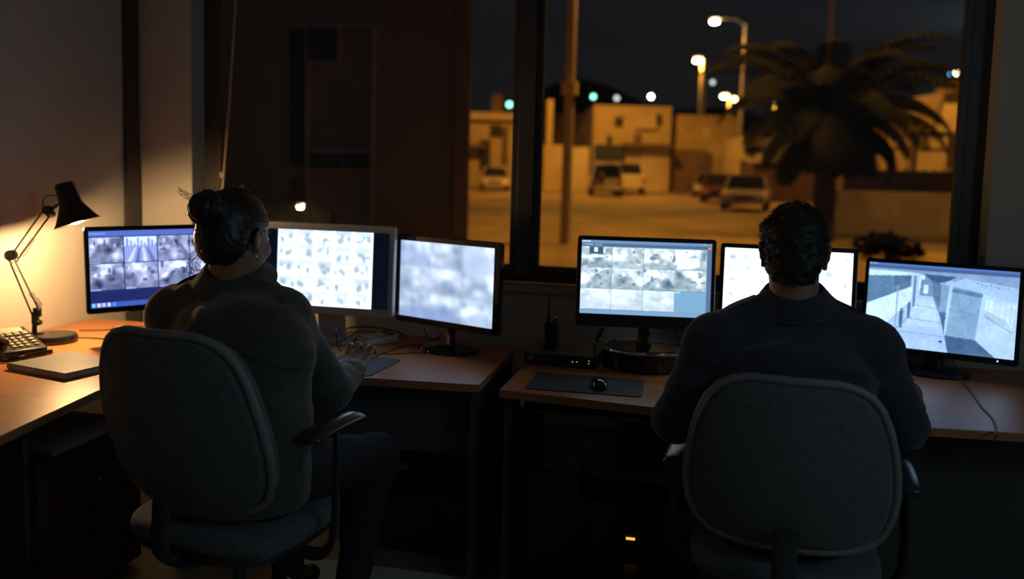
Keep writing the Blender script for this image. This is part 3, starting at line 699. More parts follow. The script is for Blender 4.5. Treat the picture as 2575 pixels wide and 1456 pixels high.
def pic6():
    c = Cv(288, 184, (205, 226, 246)); P = c.poly
    P([(0, 0.06), (1, 0.06), (1, 0.30), (0.6, 0.17), (0.36, 0.10), (0, 0.09)], (150, 176, 214))
    P([(0, 0.09), (0.30, 0.095), (0.36, 0.11), (0, 0.18)], (232, 246, 255))                       # strip of light over the fence
    P([(0, 0.165), (0.30, 0.13), (0.30, 0.27), (0, 0.50)], (106, 140, 174))                        # dark band above it
    P([(0.185, 0.145), (0.29, 0.132), (0.29, 0.2), (0.185, 0.26)], (84, 112, 142), 0.6)
    P([(0, 0.50), (0.31, 0.255), (0.31, 0.42), (0, 0.99)], (248, 254, 255))                        # bright corrugated fence
    for k in range(16):
        t = (k/16.0)**0.8; x = 0.02+0.27*t; y0 = 0.48-0.21*t; y1 = 0.92-0.50*t; c.line(x, y0, x, y1, 0.5, (205, 222, 238), 0.8)
    P([(0.315, 0.13), (0.335, 0.13), (0.335, 0.42), (0.315, 0.46)], (120, 152, 184)); c.rect(0.35, 0.12, 0.375, 0.30, (236, 248, 255))
    P([(0, 0.99), (0.31, 0.41), (0.36, 0.36), (0.455, 0.36), (0.60, 1.0), (0, 1.0)], (196, 220, 248))   # the walkway
    P([(0.30, 0.60), (0.34, 0.46), (0.47, 0.46), (0.51, 0.60), (0.50, 0.72), (0.28, 0.72)], (218, 236, 254), 0.8)
    P([(0.34, 0.40), (0.45, 0.40), (0.48, 0.50), (0.32, 0.52)], (228, 242, 255), 0.7)
    for a, b, y in ((0.33, 0.49, 0.475), (0.30, 0.53, 0.64), (0.24, 0.56, 0.80)): c.line(a, y, b, y+0.02, 0.6, (140, 170, 206))
    c.line(0.455, 0.36, 0.60, 1.0, 0.8, (150, 178, 212)); c.line(0.47, 0.46, 0.545, 1.0, 0.4, (165, 192, 222), 0.8)
    P([(0.375, 0.11), (0.44, 0.13), (0.455, 0.36), (0.36, 0.36), (0.365, 0.2)], (120, 150, 182), 0.9); c.rect(0.385, 0.23, 0.415, 0.33, (230, 244, 255)); c.rect(0.37, 0.12, 0.39, 0.17, (245, 252, 255))
    P([(0.44, 0.18), (0.505, 0.20), (0.50, 0.55), (0.455, 0.36)], (110, 142, 176)); P([(0.50, 0.20), (0.555, 0.22), (0.545, 0.53), (0.495, 0.53)], (142, 172, 206))
    for k in range(4): c.line(0.445+k*0.017, 0.19, 0.458+k*0.013, 0.38+0.03*k, 0.6, (70, 96, 128), 0.8)
    P([(0.57, 0.22), (0.775, 0.26), (0.745, 0.82), (0.545, 0.80)], (152, 182, 214)); P([(0.57, 0.24), (0.775, 0.28), (0.775, 0.33), (0.57, 0.285)], (112, 144, 180))
    c.line(0.575, 0.23, 0.548, 0.80, 1.2, (214, 234, 250)); c.line(0.70, 0.36, 0.70, 0.78, 0.5, (128, 158, 192)); c.line(0.59, 0.50, 0.74, 0.52, 0.5, (128, 158, 192)); c.line(0.62, 0.36, 0.60, 0.79, 0.4, (134, 164, 198), 0.8)
    P([(0.545, 0.80), (0.745, 0.82), (0.88, 1.0), (0.575, 1.0)], (86, 114, 152)); P([(0.50, 0.53), (0.545, 0.53), (0.54, 0.80), (0.535, 0.76)], (88, 116, 154))
    P([(0.775, 0.27), (1, 0.38), (1, 1.0), (0.88, 1.0), (0.745, 0.82)], (206, 228, 250)); P([(0.80, 0.34), (0.985, 0.38), (0.965, 0.66), (0.79, 0.50)], (232, 244, 255))
    for k in range(5): c.line(0.82+k*0.036, 0.35+k*0.008, 0.81+k*0.036, 0.52+k*0.032, 0.5, (178, 204, 228), 0.8)
    P([(0.79, 0.46), (0.93, 0.56), (0.965, 0.66), (0.79, 0.53)], (170, 192, 210), 0.5); c.line(0.79, 0.53, 0.98, 0.70, 0.6, (96, 124, 156))
    P([(0.52, 0.20), (0.66, 0.12), (1, 0.19), (1, 0.36), (0.78, 0.28)], (188, 214, 240)); P([(0.38, 0.10), (0.60, 0.11), (0.52, 0.20), (0.45, 0.19)], (74, 104, 146)); P([(0.60, 0.13), (0.62, 0.11), (0.50, 0.21), (0.49, 0.2)], (196, 218, 240))
    for k in range(9): c.rect(0.70+k*0.028, 0.145+0.008*(k % 4)+k*0.006, 0.715+k*0.028, 0.153+0.008*(k % 4)+k*0.006, (90, 112, 140), 0.8)
    for x, y, s_ in ((0.245, 0.56, 1.0), (0.295, 0.48, 0.8), (0.325, 0.40, 0.5)):
        P([(x-0.014*s_, y), (x+0.014*s_, y), (x+0.012*s_, y+0.2*s_), (x-0.010*s_, y+0.2*s_)], (92, 122, 152)); c.rect(x-0.007*s_, y-0.035*s_, x+0.008*s_, y, (80, 108, 138))
    c.line(0.13, 0.94, 0.30, 0.62, 0.6, (120, 148, 178)); c.rect(0.205, 0.26, 0.215, 0.96, (150, 178, 206), 0.8)
    n = snoise(184, 288, 5, np.random.RandomState(2))[..., None] + snoise(184, 288, 17, np.random.RandomState(4))[..., None]
    c.a = c.a + (n-1)*16
    c.rect(0, 0, 1, 0.028, (92, 130, 205)); c.rect(0, 0.028, 1, 0.065, (88, 106, 146)); c.rect(0.005, 0.008, 0.02, 0.018, (215, 228, 245)); c.rect(0.028, 0.008, 0.055, 0.018, (200, 216, 240)); c.rect(0.955, 0.01, 0.985, 0.026, (190, 90, 110), 0.6)
    c.a = blur(c.a, 0.6); return c.a

# ================================================================== MONITORS
def monitor(label, cpos, yaw, tilt, W, H, bez, pic, base_xy, base='round', case=BLKG, basemat=None, depth=0.028, gain=1.0, foot=0.12, zdesk=0.75, neck_w=0.05, led=None, hdr=0.8, tint=(1, 1, 1)):
    """bez = (left, top, right, bottom). root stands on the desk under the foot; head is turned and tilted about its own centre"""
    name = 'monitor'
    t = thing(name, label, 'monitor', (base_xy[0], base_xy[1], zdesk), yaw)
    Rz = Matrix.Rotation(yaw, 4, 'Z'); Hm = Matrix.Translation(Vector(cpos)) @ Rz @ Matrix.Rotation(-tilt, 4, 'X')
    # head frame: x right, y away from viewer, z up
    l, tp, r, b = bez
    sw, sh = W-l-r, H-tp-b; sx = (l-r)/2; sz = (b-tp)/2
    out = rrect(W, H, 0.012, 4); inn = rrect(sw, sh, 0.0015, 4, sx, sz)
    n = len(out); fr = MB(); vs = []
    for y, pl in ((0.004, out), (0.0, [(p[0]*(1-0.006/W), p[1]*(1-0.006/H)) for p in out]), (0.0, inn), (0.006, inn), (depth, [(p[0]*0.985, p[1]*0.985) for p in out])):
        vs += [(p[0], y, p[1]) for p in pl]
    fs = []
    for i in range(n):
        j = (i+1) % n
        fs += [(i, j, n+j, n+i), (n+i, n+j, 2*n+j, 2*n+i), (2*n+i, 2*n+j, 3*n+j, 3*n+i), (4*n+i, 4*n+j, j, i)]
    fs.append(tuple(4*n+i for i in range(n))[::-1])
    fs = [tuple(f[::-1]) for f in fs]
    fr.add(vs, fs); fr.build('bezel', case, t, M=Hm)
    bk = MB(); a = rrect(W*0.62, H*0.6, 0.03, 4); c2 = rrect(W*0.5, H*0.46, 0.03, 4)
    bk.add([(p[0], depth-0.004, p[1]) for p in a] + [(p[0], depth+0.03, p[1]) for p in c2], [(i, (i+1) % len(a), len(a)+(i+1) % len(a), len(a)+i) for i in range(len(a))] + [tuple(range(len(a), 2*len(a)))])
    bk.build('rear_housing', case, t, M=Hm)
    # the lit picture
    px = lin(np.clip(pic, 0, 262))*gain*1.12*np.array(tint); px = px + np.maximum(0, px-0.80)*hdr; h, w, _ = px.shape
    xs = np.linspace(-sw/2, sw/2, w)+sx; zs = np.linspace(sh/2, -sh/2, h)+sz
    V = np.zeros((h, w, 3)); V[..., 0] = xs[None, :]; V[..., 1] = 0.0045; V[..., 2] = zs[:, None]
    idx = np.arange(h*w).reshape(h, w)
    Q = np.stack([idx[:-1, :-1], idx[1:, :-1], idx[1:, 1:], idx[:-1, 1:]], -1).reshape(-1, 4)
    Mt = np.array(WM[t].inverted() @ Hm); V = V.reshape(-1, 3) @ Mt[:3, :3].T + Mt[:3, 3]
    me = bpy.data.meshes.new('screen'); me.vertices.add(len(V)); me.vertices.foreach_set('co', V.ravel())
    me.loops.add(Q.size); me.loops.foreach_set('vertex_index', Q.ravel()); me.polygons.add(len(Q))
    me.polygons.foreach_set('loop_start', np.arange(0, Q.size, 4)); me.update(calc_edges=True); me.validate()
    at = me.color_attributes.new('picture', 'FLOAT_COLOR', 'POINT')
    at.data.foreach_set('color', np.concatenate([px.reshape(-1, 3), np.ones((h*w, 1))], 1).ravel())
    me.materials.append(SCREEN); o = link(bpy.data.objects.new('screen', me)); o.parent = t
    # stand
    bm = basemat or case; X, Y = base_xy; z0 = zdesk
    low = Hm @ Vector((0, depth, -H*0.30)); lowb = Hm @ Vector((0, depth+0.02, -H/2+0.01))
    bx = lambda dx, dy, z: tuple(Matrix.Translation((X, Y, 0)) @ Rz @ Vector((dx, dy, z)))
    if base == 'round':
        MB().lathe([(1e-5, 0.0), (foot, 0.0), (foot+0.002, 0.005), (foot*0.97, 0.012), (foot*0.5, 0.020), (0.035, 0.026), (1e-5, 0.027)], Matrix.Translation((X, Y, z0)) @ Rz @ Matrix.Diagonal((1.0, 0.82, 1, 1)), 48).build('base', bm, t)
        pts = [Vector(bx(0, 0.0, z0+0.02)), Vector(bx(0, 0.008, z0+0.07)), lowb, low]
        MB().tube(smooth_pts(pts, 5), [neck_w*0.5]*5 + [neck_w*0.44]*5 + [neck_w*0.42]*6, 16, 0.62).build('neck', bm, t)
    elif base == 'slab':
        MB().prism(rrect(foot*2, foot*1.55, 0.02, 4), 0, 0.018, Matrix.Translation((X, Y, z0)) @ Rz).build('base', bm, t, bevel=0.003)
        q = Hm @ Vector((0, depth+0.03, -H*0.2)); q2 = Vector(bx(0, 0.03, z0+0.015))
        MB().add([bx(-neck_w/2, 0.015, z0+0.01), bx(neck_w/2, 0.015, z0+0.01), bx(neck_w/2, 0.055, z0+0.01), bx(-neck_w/2, 0.055, z0+0.01)] +
                 [tuple(q + (Rz @ Vector((a, b, 0)))) for a, b in ((-neck_w/2, -0.02), (neck_w/2, -0.02), (neck_w/2, 0.02), (-neck_w/2, 0.02))],
                 [(3, 2, 1, 0), (4, 5, 6, 7), (0, 1, 5, 4), (1, 2, 6, 5), (2, 3, 7, 6), (3, 0, 4, 7)]).build('neck', bm, t, bevel=0.004)
    if led:
        MB().box(led, (0.004, 0.003, 0.004)).build('power_light', emat('blue_led', (0.35, 0.55, 1.0), 6), t, M=Hm)
    return t
rad = math.radians
ZD = 0.75
m1 = monitor('black monitor beside the desk lamp, two rows of camera views and a taskbar', (-2.183, 3.175, 1.052), rad(53.7), rad(3.8), 0.560, 0.345, (0.016, 0.018, 0.016, 0.024), pic1(), (-2.25, 3.24), 'round', BLKG, foot=0.13, gain=1.15, hdr=1.5, tint=(0.86, 0.92, 1.12))
m2 = monitor('large silver framed monitor with white blurred tiles in front of the seated woman', (-1.517, 3.325, 1.062), rad(-0.3), rad(3.4), 0.600, 0.375, (0.022, 0.030, 0.022, 0.034), pic2(), (-1.53, 3.40), 'slab', SILV, foot=0.108, neck_w=0.11, depth=0.04, hdr=3.2)
m3 = monitor('glossy black monitor with nine blurred bluish tiles at the right end of the woman\'s desk', (-0.993, 3.306, 1.034), rad(-22.5), rad(1.2), 0.530, 0.360, (0.020, 0.024, 0.030, 0.026), pic3(), (-0.990, 3.375), 'round', BLKG, foot=0.130, neck_w=0.055, gain=0.92, tint=(0.90, 0.98, 1.06))
m4 = monitor('black monitor with four columns of camera views above the round glossy riser', (-0.206, 3.264, 1.084), rad(6.4), rad(6.5), 0.513, 0.337, (0.016, 0.016, 0.016, 0.046), pic4(), (-0.205, 3.335), 'round', BLK, foot=0.146, zdesk=0.818, neck_w=0.07, depth=0.03, tint=(0.90, 1.0, 1.03))
m5 = monitor('black monitor with white blurred page, mostly hidden behind the seated man\'s head', (0.320, 3.509, 1.060), rad(-2.1), rad(5.0), 0.510, 0.330, (0.018, 0.018, 0.018, 0.024), pic5(), (0.320, 3.56), 'round', BLK, hdr=3.2)
m6 = monitor('wide black monitor at the far right showing one view of a covered walkway', (0.885, 3.568, 1.000), rad(-17.0), rad(5.0), 0.545, 0.363, (0.014, 0.016, 0.016, 0.024), pic6(), (0.885, 3.60), 'round', BLK, foot=0.13, neck_w=0.075, led=(0.205, -0.001, -0.168), gain=0.90, tint=(0.80, 0.95, 1.06))
# chrome ring on the edge of the fourth monitor's foot, LEDs
MB().lathe([(0.1485, 0.0), (0.160, 0.0), (0.164, 0.005), (0.162, 0.012), (0.154, 0.015), (0.1485, 0.010)], Matrix.Translation((-0.205, 3.335, 0.8185)) @ Matrix.Rotation(rad(6.4), 4, 'Z') @ Matrix.Diagonal((1, 0.82, 1, 1)), 64, close=True).build('chrome_ring', CHROME, m4)['label'] = 'chrome ring around the foot'
ris = thing('monitor_riser', 'glossy black round riser under the monitor beside the radio handset', 'riser', (-0.205, 3.335, ZD))
MB().lathe([(1e-5, 0), (0.150, 0), (0.157, 0.008), (0.154, 0.060), (0.146, 0.0672), (1e-5, 0.0675)], Matrix.Translation((-0.205, 3.335, ZD)) @ Matrix.Diagonal((1, 0.85, 1, 1)), 48).build('drum', BLKG, ris)

# ================================================================== DESKS
def worktop(name, label, poly, z1=ZD, th=0.028):
    t = thing(name, label, 'desk', (poly[0][0], poly[0][1], 0))
    ins = 0.0015; MB().prism(poly, z1-th, z1-0.001).build('edge_band', DESKEDGE, t, smooth=False, bevel=0.002)
    cx = sum(p[0] for p in poly)/len(poly); cy = sum(p[1] for p in poly)/len(poly)
    MB().prism([(p[0]+(cx-p[0])*0.002, p[1]+(cy-p[1])*0.002) for p in poly], z1-0.0012, z1).build('desktop', DESK, t, smooth=False)
    return t
# left arm of the L, under lamp and telephone
dA = worktop('desk', 'left arm of the wooden desk holding lamp, telephone and notebook', [(XL+0.003, 1.2), (-1.70, 1.2), (-1.877, 2.393), (-1.90, 2.80), (-1.90, 3.50), (XL+0.003, 3.50)])
for y in (1.25, 2.2): MB().b6(XL+0.03, -1.98, y, y+0.022, 0.0, ZD-0.028).build('side_panel', PANEL, dA, smooth=False)
MB().b6(XL+0.01, -1.96, 1.9, 1.92, 0.35, ZD-0.028).build('modesty_panel', PANEL, dA, smooth=False)
# the woman's desk
dB = worktop('desk', 'wooden desk with silver monitor, mouse mat and desk phone in the middle', [(-1.897, 2.78), (-0.733, 2.865), (-0.747, 3.50), (-1.0, 3.62), (-1.897, 3.62)])
MB().b6(-0.772, -0.750, 2.90, 3.48, 0, ZD-0.029).build('side_panel', PANEL, dB, smooth=False)
MB().b6(-1.89, -1.87, 2.84, 3.48, 0, ZD-0.029).build('side_panel', PANEL, dB, smooth=False)
MB().b6(-1.869, -0.773, 3.02, 3.038, 0.44, ZD-0.029).build('modesty_panel', mat('slate_panel', (0.085, 0.095, 0.11), 0.6, var=0.1), dB, smooth=False)
# the man's desk, two tops butted together
dC = worktop('desk', 'wooden desk with long black mouse mat and radio handset left of the seated man', [(-0.652, 2.825), (0.340, 2.705), (0.345, 3.62), (-0.640, 3.60)])
MB().b6(-0.655+0.012, -0.621, 2.87, 3.55, 0, ZD-0.029).build('side_panel', PANEL, dC, smooth=False)
MB().b6(0.30, 0.322, 2.85, 3.55, 0, ZD-0.029).build('side_panel', PANEL, dC, smooth=False)
MB().b6(-0.30, 0.29, 3.42, 3.438, 0.30, 0.64).build('modesty_panel', PANEL, dC, smooth=False)
kt = thing('keyboard_tray', 'glossy dark sliding tray under the front edge of the man\'s desk', 'tray', (-0.35, 3.0, 0.66))
MB().b6(-0.612, -0.06, 2.90, 3.25, 0.655, 0.672).build('tray_board', BLKG, kt, bevel=0.004)
for x in (-0.60, -0.08): MB().b6(x, x+0.014, 2.93, 3.2, 0.672, 0.721).build('runner', STEEL, kt, smooth=False)
dD = worktop('desk', 'wooden desk at the far right under the walkway monitor', [(0.352, 2.71), (0.683, 2.795), (1.45, 2.862), (2.05, 2.92), (2.05, 3.78), (0.352, 3.74)])
MB().b6(0.36, 0.382, 2.90, 3.7, 0, ZD-0.029).build('side_panel', PANEL, dD, smooth=False)
MB().b6(1.98, 2.002, 2.96, 3.7, 0, ZD-0.029).build('side_panel', PANEL, dD, smooth=False)
MB().b6(0.383, 1.979, 3.10, 3.118, 0.02, ZD-0.029).build('modesty_panel', PANEL, dD, smooth=False)

# cabinet under the left desk with two doors, open tray above it
cb = thing('cabinet', 'dark wooden two-door cabinet under the left arm of the desk', 'cabinet', (-2.2, 2.30, 0))
MB().b6(-2.70, -2.005, 2.26, 2.77, 0.02, 0.55).build('carcass', PANEL, cb, smooth=False)
fx = -2.005
for y0, y1, kn in ((2.262, 2.512, 0), (2.518, 2.768, 1)):
    d = MB().b6(fx, fx+0.018, y0, y1, 0.03, 0.545).build('door', CABW, cb, bevel=0.001)
    if kn:
        k = MB().lathe([(1e-5, 0), (0.008, 0), (0.009, 0.006), (0.006, 0.012), (1e-5, 0.013)], Matrix.Translation((fx+0.018, y0+0.022, 0.40)) @ Matrix.Rotation(PI/2, 4, 'Y'), 16)
        k.build('lock', STEEL, d, bevel=0)
ts = thing('pull_out_tray', 'pale grey pull-out tray board above the dark cabinet', 'tray', (-2.1, 2.45, 0.57))
MB().b6(-2.66, -1.93, 2.262, 2.60, 0.571, 0.589).build('tray_board', mat('grey_green_laminate', (0.16, 0.18, 0.18), 0.5, var=0.1), ts, bevel=0.002)
MB().b6(-2.66, -1.98, 2.265, 2.28, 0.551, 0.571).build('runner', STEEL, ts, smooth=False)
MB().b6(-2.66, -1.98, 2.58, 2.595, 0.551, 0.571).build('runner', STEEL, ts, smooth=False)

# black case with latch under the woman's desk
cs = thing('equipment_case', 'black case with metal latch standing under the middle desk', 'case', (-1.08, 3.25, 0))
MB().b6(-1.36, -0.80, 3.12, 3.42, 0.0, 0.24).build('case_body', mat('blue_black_case', (0.018, 0.020, 0.026), 0.5, var=0.15), cs, bevel=0.012)
MB().b6(-1.36, -0.80, 3.11, 3.43, 0.243, 0.44).build('case_lid', BLK, cs, bevel=0.012)
lt = MB(); lt.b6(-1.135, -1.065, 3.094, 3.111, 0.335, 0.365); lt.b6(-1.125, -1.075, 3.090, 3.112, 0.345, 0.355)
lt.build('latch', mat('worn_brass', (0.45, 0.36, 0.22), 0.3, 1.0, var=0.1), cs, bevel=0.002)

# things under the man's desk
pc = thing('computer_tower', 'black computer tower standing under the left end of the man\'s desk', 'computer', (-0.5, 3.1, 0))
MB().b6(-0.585, -0.385, 2.98, 3.40, 0.015, 0.44).build('case_body', BLKG, pc, bevel=0.008)
MB().b6(-0.575, -0.395, 2.970, 2.982, 0.03, 0.43).build('front_panel', BLK, pc, bevel=0.004)
for x in (-0.565, -0.405): MB().b6(x-0.01, x+0.01, 3.0, 3.38, 0, 0.016).build('foot', BLK, pc, smooth=False)
ub = thing('backup_power_unit', 'small black box with an orange light on the floor under the man\'s desk', 'box', (-0.2, 3.2, 0))
MB().b6(-0.29, -0.13, 3.10, 3.42, 0.0, 0.19).build('unit_body', BLK, ub, bevel=0.012)
MB().b6(-0.228, -0.196, 3.094, 3.101, 0.163, 0.170).build('indicator_light', emat('amber_led', (1.0, 0.42, 0.05), 1.6), ub, smooth=False)
fr_ = thing('footrest', 'flat black footrest on the floor in front of the small power box', 'footrest', (-0.25, 2.9, 0))
MB().add([(-0.37, 2.80, 0), (-0.02, 2.80, 0), (-0.02, 3.05, 0), (-0.37, 3.05, 0), (-0.37, 2.80, 0.03), (-0.02, 2.80, 0.03), (-0.02, 3.05, 0.10), (-0.37, 3.05, 0.10)], [(3, 2, 1, 0), (4, 5, 6, 7), (0, 1, 5, 4), (1, 2, 6, 5), (2, 3, 7, 6), (3, 0, 4, 7)]).build('tread', BLK, fr_, bevel=0.01)
# pale floor mat
fm = MB().prism(rrect(0.85, 0.62, 0.03, 4, -1.02, 2.66), 0.0, 0.004).build('floor_mat', mat('pale_floor_mat', (0.72, 0.76, 0.70), 0.5, var=0.12), None, smooth=False)
tag(fm, 'pale greenish floor mat in front of the black case', 'mat')

# ================================================================== DESK LAMP
V0 = 3.46
lp = lambda x, y, v=V0: onv(x, y, v)
lb = Vector((-2.545, 3.0, ZD))
lamp = thing('desk_lamp', 'black articulated desk lamp, lit, on a round base at the left wall', 'lamp', tuple(lb))
lbase = MB().lathe([(1e-5, 0), (0.088, 0), (0.092, 0.006), (0.092, 0.022), (0.086, 0.031), (0.07, 0.034), (1e-5, 0.035)], Matrix.Translation(lb), 48).build('base', BLKM, lamp)
MB().lathe([(1e-5, 0), (0.006, 0), (0.005, 0.003), (1e-5, 0.004)], Matrix.Translation(lb + Vector((0, 0, 0.035))), 12).build('centre_screw', STEEL, lbase)
post_b = Vector((lb.x - 0.062, lb.y - 0.012, ZD+0.03)); pt_top = lp(90, 792)
post_b = Vector((lp(86, 838).x, lp(86, 838).y, ZD+0.03)); lb2 = post_b
pm = MB(); pm.cyl(tuple(post_b), tuple(lp(88, 795)), 0.010, 0.009, 14)
pm.box(tuple(lp(89, 800)), (0.024, 0.018, 0.05), YAW); pm.box(tuple(lp(94, 785)), (0.030, 0.014, 0.035), YAW)
pm.box((post_b.x + 0.012, post_b.y, ZD+0.036), (0.05, 0.02, 0.008), YAW)
pm.build('post', BLKM, lamp, bevel=0.002)
ar = MB()
for dv in (-0.008, 0.008):
    ar.tube([lp(22, 652, V0+dv), lp(80, 790, V0+dv)], 0.0032, 8); ar.tube([lp(37, 655, V0+dv), lp(97, 778, V0+dv)], 0.0032, 8)
ar.build('lower_arm', BLKM, lamp)
ua = MB()
for dv in (-0.008, 0.008):
    ua.tube([lp(30, 640, V0+dv), lp(112, 524, V0+dv)], 0.0034, 8); ua.tube([lp(45, 652, V0+dv), lp(126, 541, V0+dv)], 0.0034, 8)
ua.build('upper_arm', BLKM, lamp)
def spring(a, b, r, turns, wire):
    a = Vector(a); b = Vector(b); d = (b-a); u = d.normalized().orthogonal().normalized(); w = d.normalized().cross(u); n = turns*8
    return [a + d*(i/n) + (u*math.cos(2*PI*i/8) + w*math.sin(2*PI*i/8))*r for i in range(n+1)]
for a_, b_ in (((74, 738), (103, 772)), ((82, 735), (108, 768))):
    MB().tube(spring(lp(*a_, V0-0.012), lp(*b_, V0-0.012), 0.004, 12, 1), 0.0011, 5).build('spring', STEEL, lamp)
for a_, b_ in (((50, 640), (82, 597)), ((58, 646), (88, 600))):
    MB().tube(spring(lp(*a_, V0-0.014), lp(*b_, V0-0.014), 0.0035, 12, 1), 0.0011, 5).build('spring', BLKM, lamp)
fwd = FW.copy()
for (x, y, r) in ((28, 642, 0.021), (120, 528, 0.017), (128, 538, 0.013), (97, 812, 0.010)):
    c = lp(x, y); MB().cyl(tuple(c - fwd*0.014), tuple(c + fwd*0.014), r, r, 20).build('joint', BLKM, lamp, bevel=0.001)
for (x, y) in ((20, 646), (35, 660), (104, 776), (50, 655), (101, 770), (134, 541)):
    c = lp(x, y); MB().cyl(tuple(c - fwd*0.022), tuple(c - fwd*0.014), 0.0045, 0.0035, 10).build('wing_nut', STEEL, lamp)
cap = lp(160, 462); rimc = lp(195, 561, V0+0.005); ax = (rimc - cap); Ls = ax.length
Q = Vector((0, 0, 1)).rotation_difference(ax.normalized()).to_matrix().to_4x4(); Ms = Matrix.Translation(cap) @ Q
k = 1/636.0
prof = [(1e-5, -0.002), (0.032, -0.002), (0.036, 0.004), (0.037, Ls*0.2), (0.041, Ls*0.46), (0.043, Ls*0.52), (0.060, Ls*0.72), (0.078, Ls*0.92), (0.0865, Ls*0.985), (0.0875, Ls)]
inner = [(r-0.0022, z+0.001) for r, z in prof[1:]][::-1]
inner[0] = (0.0862, Ls)
shade = MB().lathe(prof, Ms, 48)
MB_sh = shade.build('lamp_shade', BLKM, lamp)
MB().lathe([(0.0870, Ls-0.0005), (0.0850, Ls-0.003), (0.0765, Ls*0.92), (0.058, Ls*0.72), (0.040, Ls*0.52), (0.036, Ls*0.4), (0.034, Ls*0.12), (1e-5, Ls*0.10)], Ms, 48).build('shade_lining', mat('white_enamel', (0.75, 0.72, 0.66), 0.5, var=0.03), MB_sh)
MB().tube([lp(128, 528), lp(143, 517), lp(156, 512, V0-0.005)], 0.006, 10).build('head_bracket', BLKM, lamp)
MB().ball(tuple(Ms @ Vector((0, 0, Ls-0.026))), 0.029, 20).build('bulb', emat('incandescent_bulb', (1.0, 0.72, 0.36), 55), lamp)
MB().cyl(tuple(Ms @ Vector((0, 0, Ls*0.15))), tuple(Ms @ Vector((0, 0, Ls-0.05))), 0.014, 0.014, 14).build('bulb_socket', BLKM, lamp)
MB().tube(smooth_pts([lp(112, 530), lp(107, 512), lp(112, 497), lp(126, 491), lp(145, 492)], 6), 0.0022, 8).build('lamp_cord', CABLE, lamp)
MB().tube(smooth_pts([(lb.x+0.06, lb.y+0.07, ZD+0.008), (lb.x+0.14, lb.y+0.10, ZD+0.004), (lb.x+0.26, lb.y+0.08, ZD+0.004), (lb.x+0.40, lb.y+0.16, ZD+0.004), (lb.x+0.46, lb.y+0.34, ZD+0.004), (lb.x+0.46, lb.y+0.47, ZD+0.003)], 6), 0.003, 8).build('power_cord', CABLE, lamp)
blight = lamp_light(lamp, Ms @ Vector((0, 0, Ls+0.008)), 40, 0.022, (1.0, 0.60, 0.25))

# ================================================================== TELEPHONE
pa = rad(64.5)
tel = thing('telephone', 'black desk telephone with beige keys beside the lamp base', 'telephone', (-2.5475, 2.77, ZD), pa)
pb = MB(); hw, hd, h0, h1 = 0.10, 0.105, 0.026, 0.078
pb.add([(-hw, -hd, 0.004), (hw, -hd, 0.004), (hw, hd, 0.004), (-hw, hd, 0.004), (-hw, -hd, h0), (hw, -hd, h0), (hw, hd, h1), (-hw, hd, h1)], [(3, 2, 1, 0), (4, 5, 6, 7), (0, 1, 5, 4), (1, 2, 6, 5), (2, 3, 7, 6), (3, 0, 4, 7)])
body = pb.build('phone_body', BLK, tel, local=True, bevel=0.006)
MB().b6(-0.085, 0.085, -0.09, 0.09, 0, 0.006).build('phone_feet', BLK, tel, local=True, smooth=False)
sl = math.atan2(h1-h0, 2*hd); Rx = Matrix.Rotation(sl, 3, 'X')
def on_ph(x, y, dz=0.0): return Vector((x, y, h0 + (y+hd)*math.tan(sl) + dz))
KEY = mat('beige_phone_key', (0.62, 0.55, 0.42), 0.5, var=0.06); KEYR = mat('red_phone_key', (0.5, 0.16, 0.10), 0.5)
for j in range(4):
    for i in range(3):
        MB().box(tuple(on_ph(-0.008 + i*0.024, -0.075 + j*0.024, 0.003)), (0.0155, 0.012, 0.007), M=Rx).build('phone_key', KEY, tel, local=True, bevel=0.003)
for j, (x, w) in enumerate(((0.073, 0.018), (0.073, 0.018), (0.073, 0.02), (0.073, 0.02))):
    MB().box(tuple(on_ph(x, -0.075 + j*0.026, 0.003)), (w, 0.011, 0.007), M=Rx).build('phone_key', KEYR if j == 0 else KEY, tel, local=True, bevel=0.003)
for i in range(4): MB().box(tuple(on_ph(-0.012 + i*0.029, 0.030, 0.003)), (0.022, 0.008, 0.006), M=Rx).build('phone_key', KEY, tel, local=True, bevel=0.002)
for i in range(4): MB().box(tuple(on_ph(-0.012 + i*0.029, 0.045, 0.003)), (0.022, 0.007, 0.006), M=Rx).build('phone_key', KEY, tel, local=True, bevel=0.002)
dsp = MB().box(tuple(on_ph(0.022, 0.074, 0.002)), (0.115, 0.036, 0.006), M=Rx).build('display_bezel', BEIGE, tel, local=True, bevel=0.004)
MB().box(tuple(on_ph(0.014, 0.074, 0.0055)), (0.078, 0.020, 0.001), M=Rx).build('display', mat('lcd_green_grey', (0.42, 0.46, 0.36), 0.3), dsp, local=True, smooth=False)
hs = MB()
hp = [Vector((-0.066, -0.10 + 0.20*t, h0 + (0.005+0.20*t)*math.tan(sl) + 0.030 + 0.016*math.sin(PI*t))) for t in [i/12 for i in range(13)]]
rr_ = [0.022 + 0.010*abs(2*i/12-1)**3 for i in range(13)]
hs.tube(hp, rr_, 18, 0.75)
hs.ball((-0.066, -0.088, h0+0.018), 0.028, 18, (1.0, 0.95, 0.75)); hs.ball((-0.066, 0.088, h1+0.006), 0.028, 18, (1.0, 0.95, 0.75))
handset = hs.build('handset', BLKM, tel, local=True)
cc = []
A0 = Vector((-0.07, -0.118, 0.012)); path = smooth_pts([(-0.066, -0.118, h0+0.01), (-0.085, -0.145, 0.012), (-0.06, -0.17, 0.010), (0.0, -0.150, 0.010), (0.06, -0.135, 0.010), (0.105, -0.125, 0.010)], 12)
NT = len(path); 
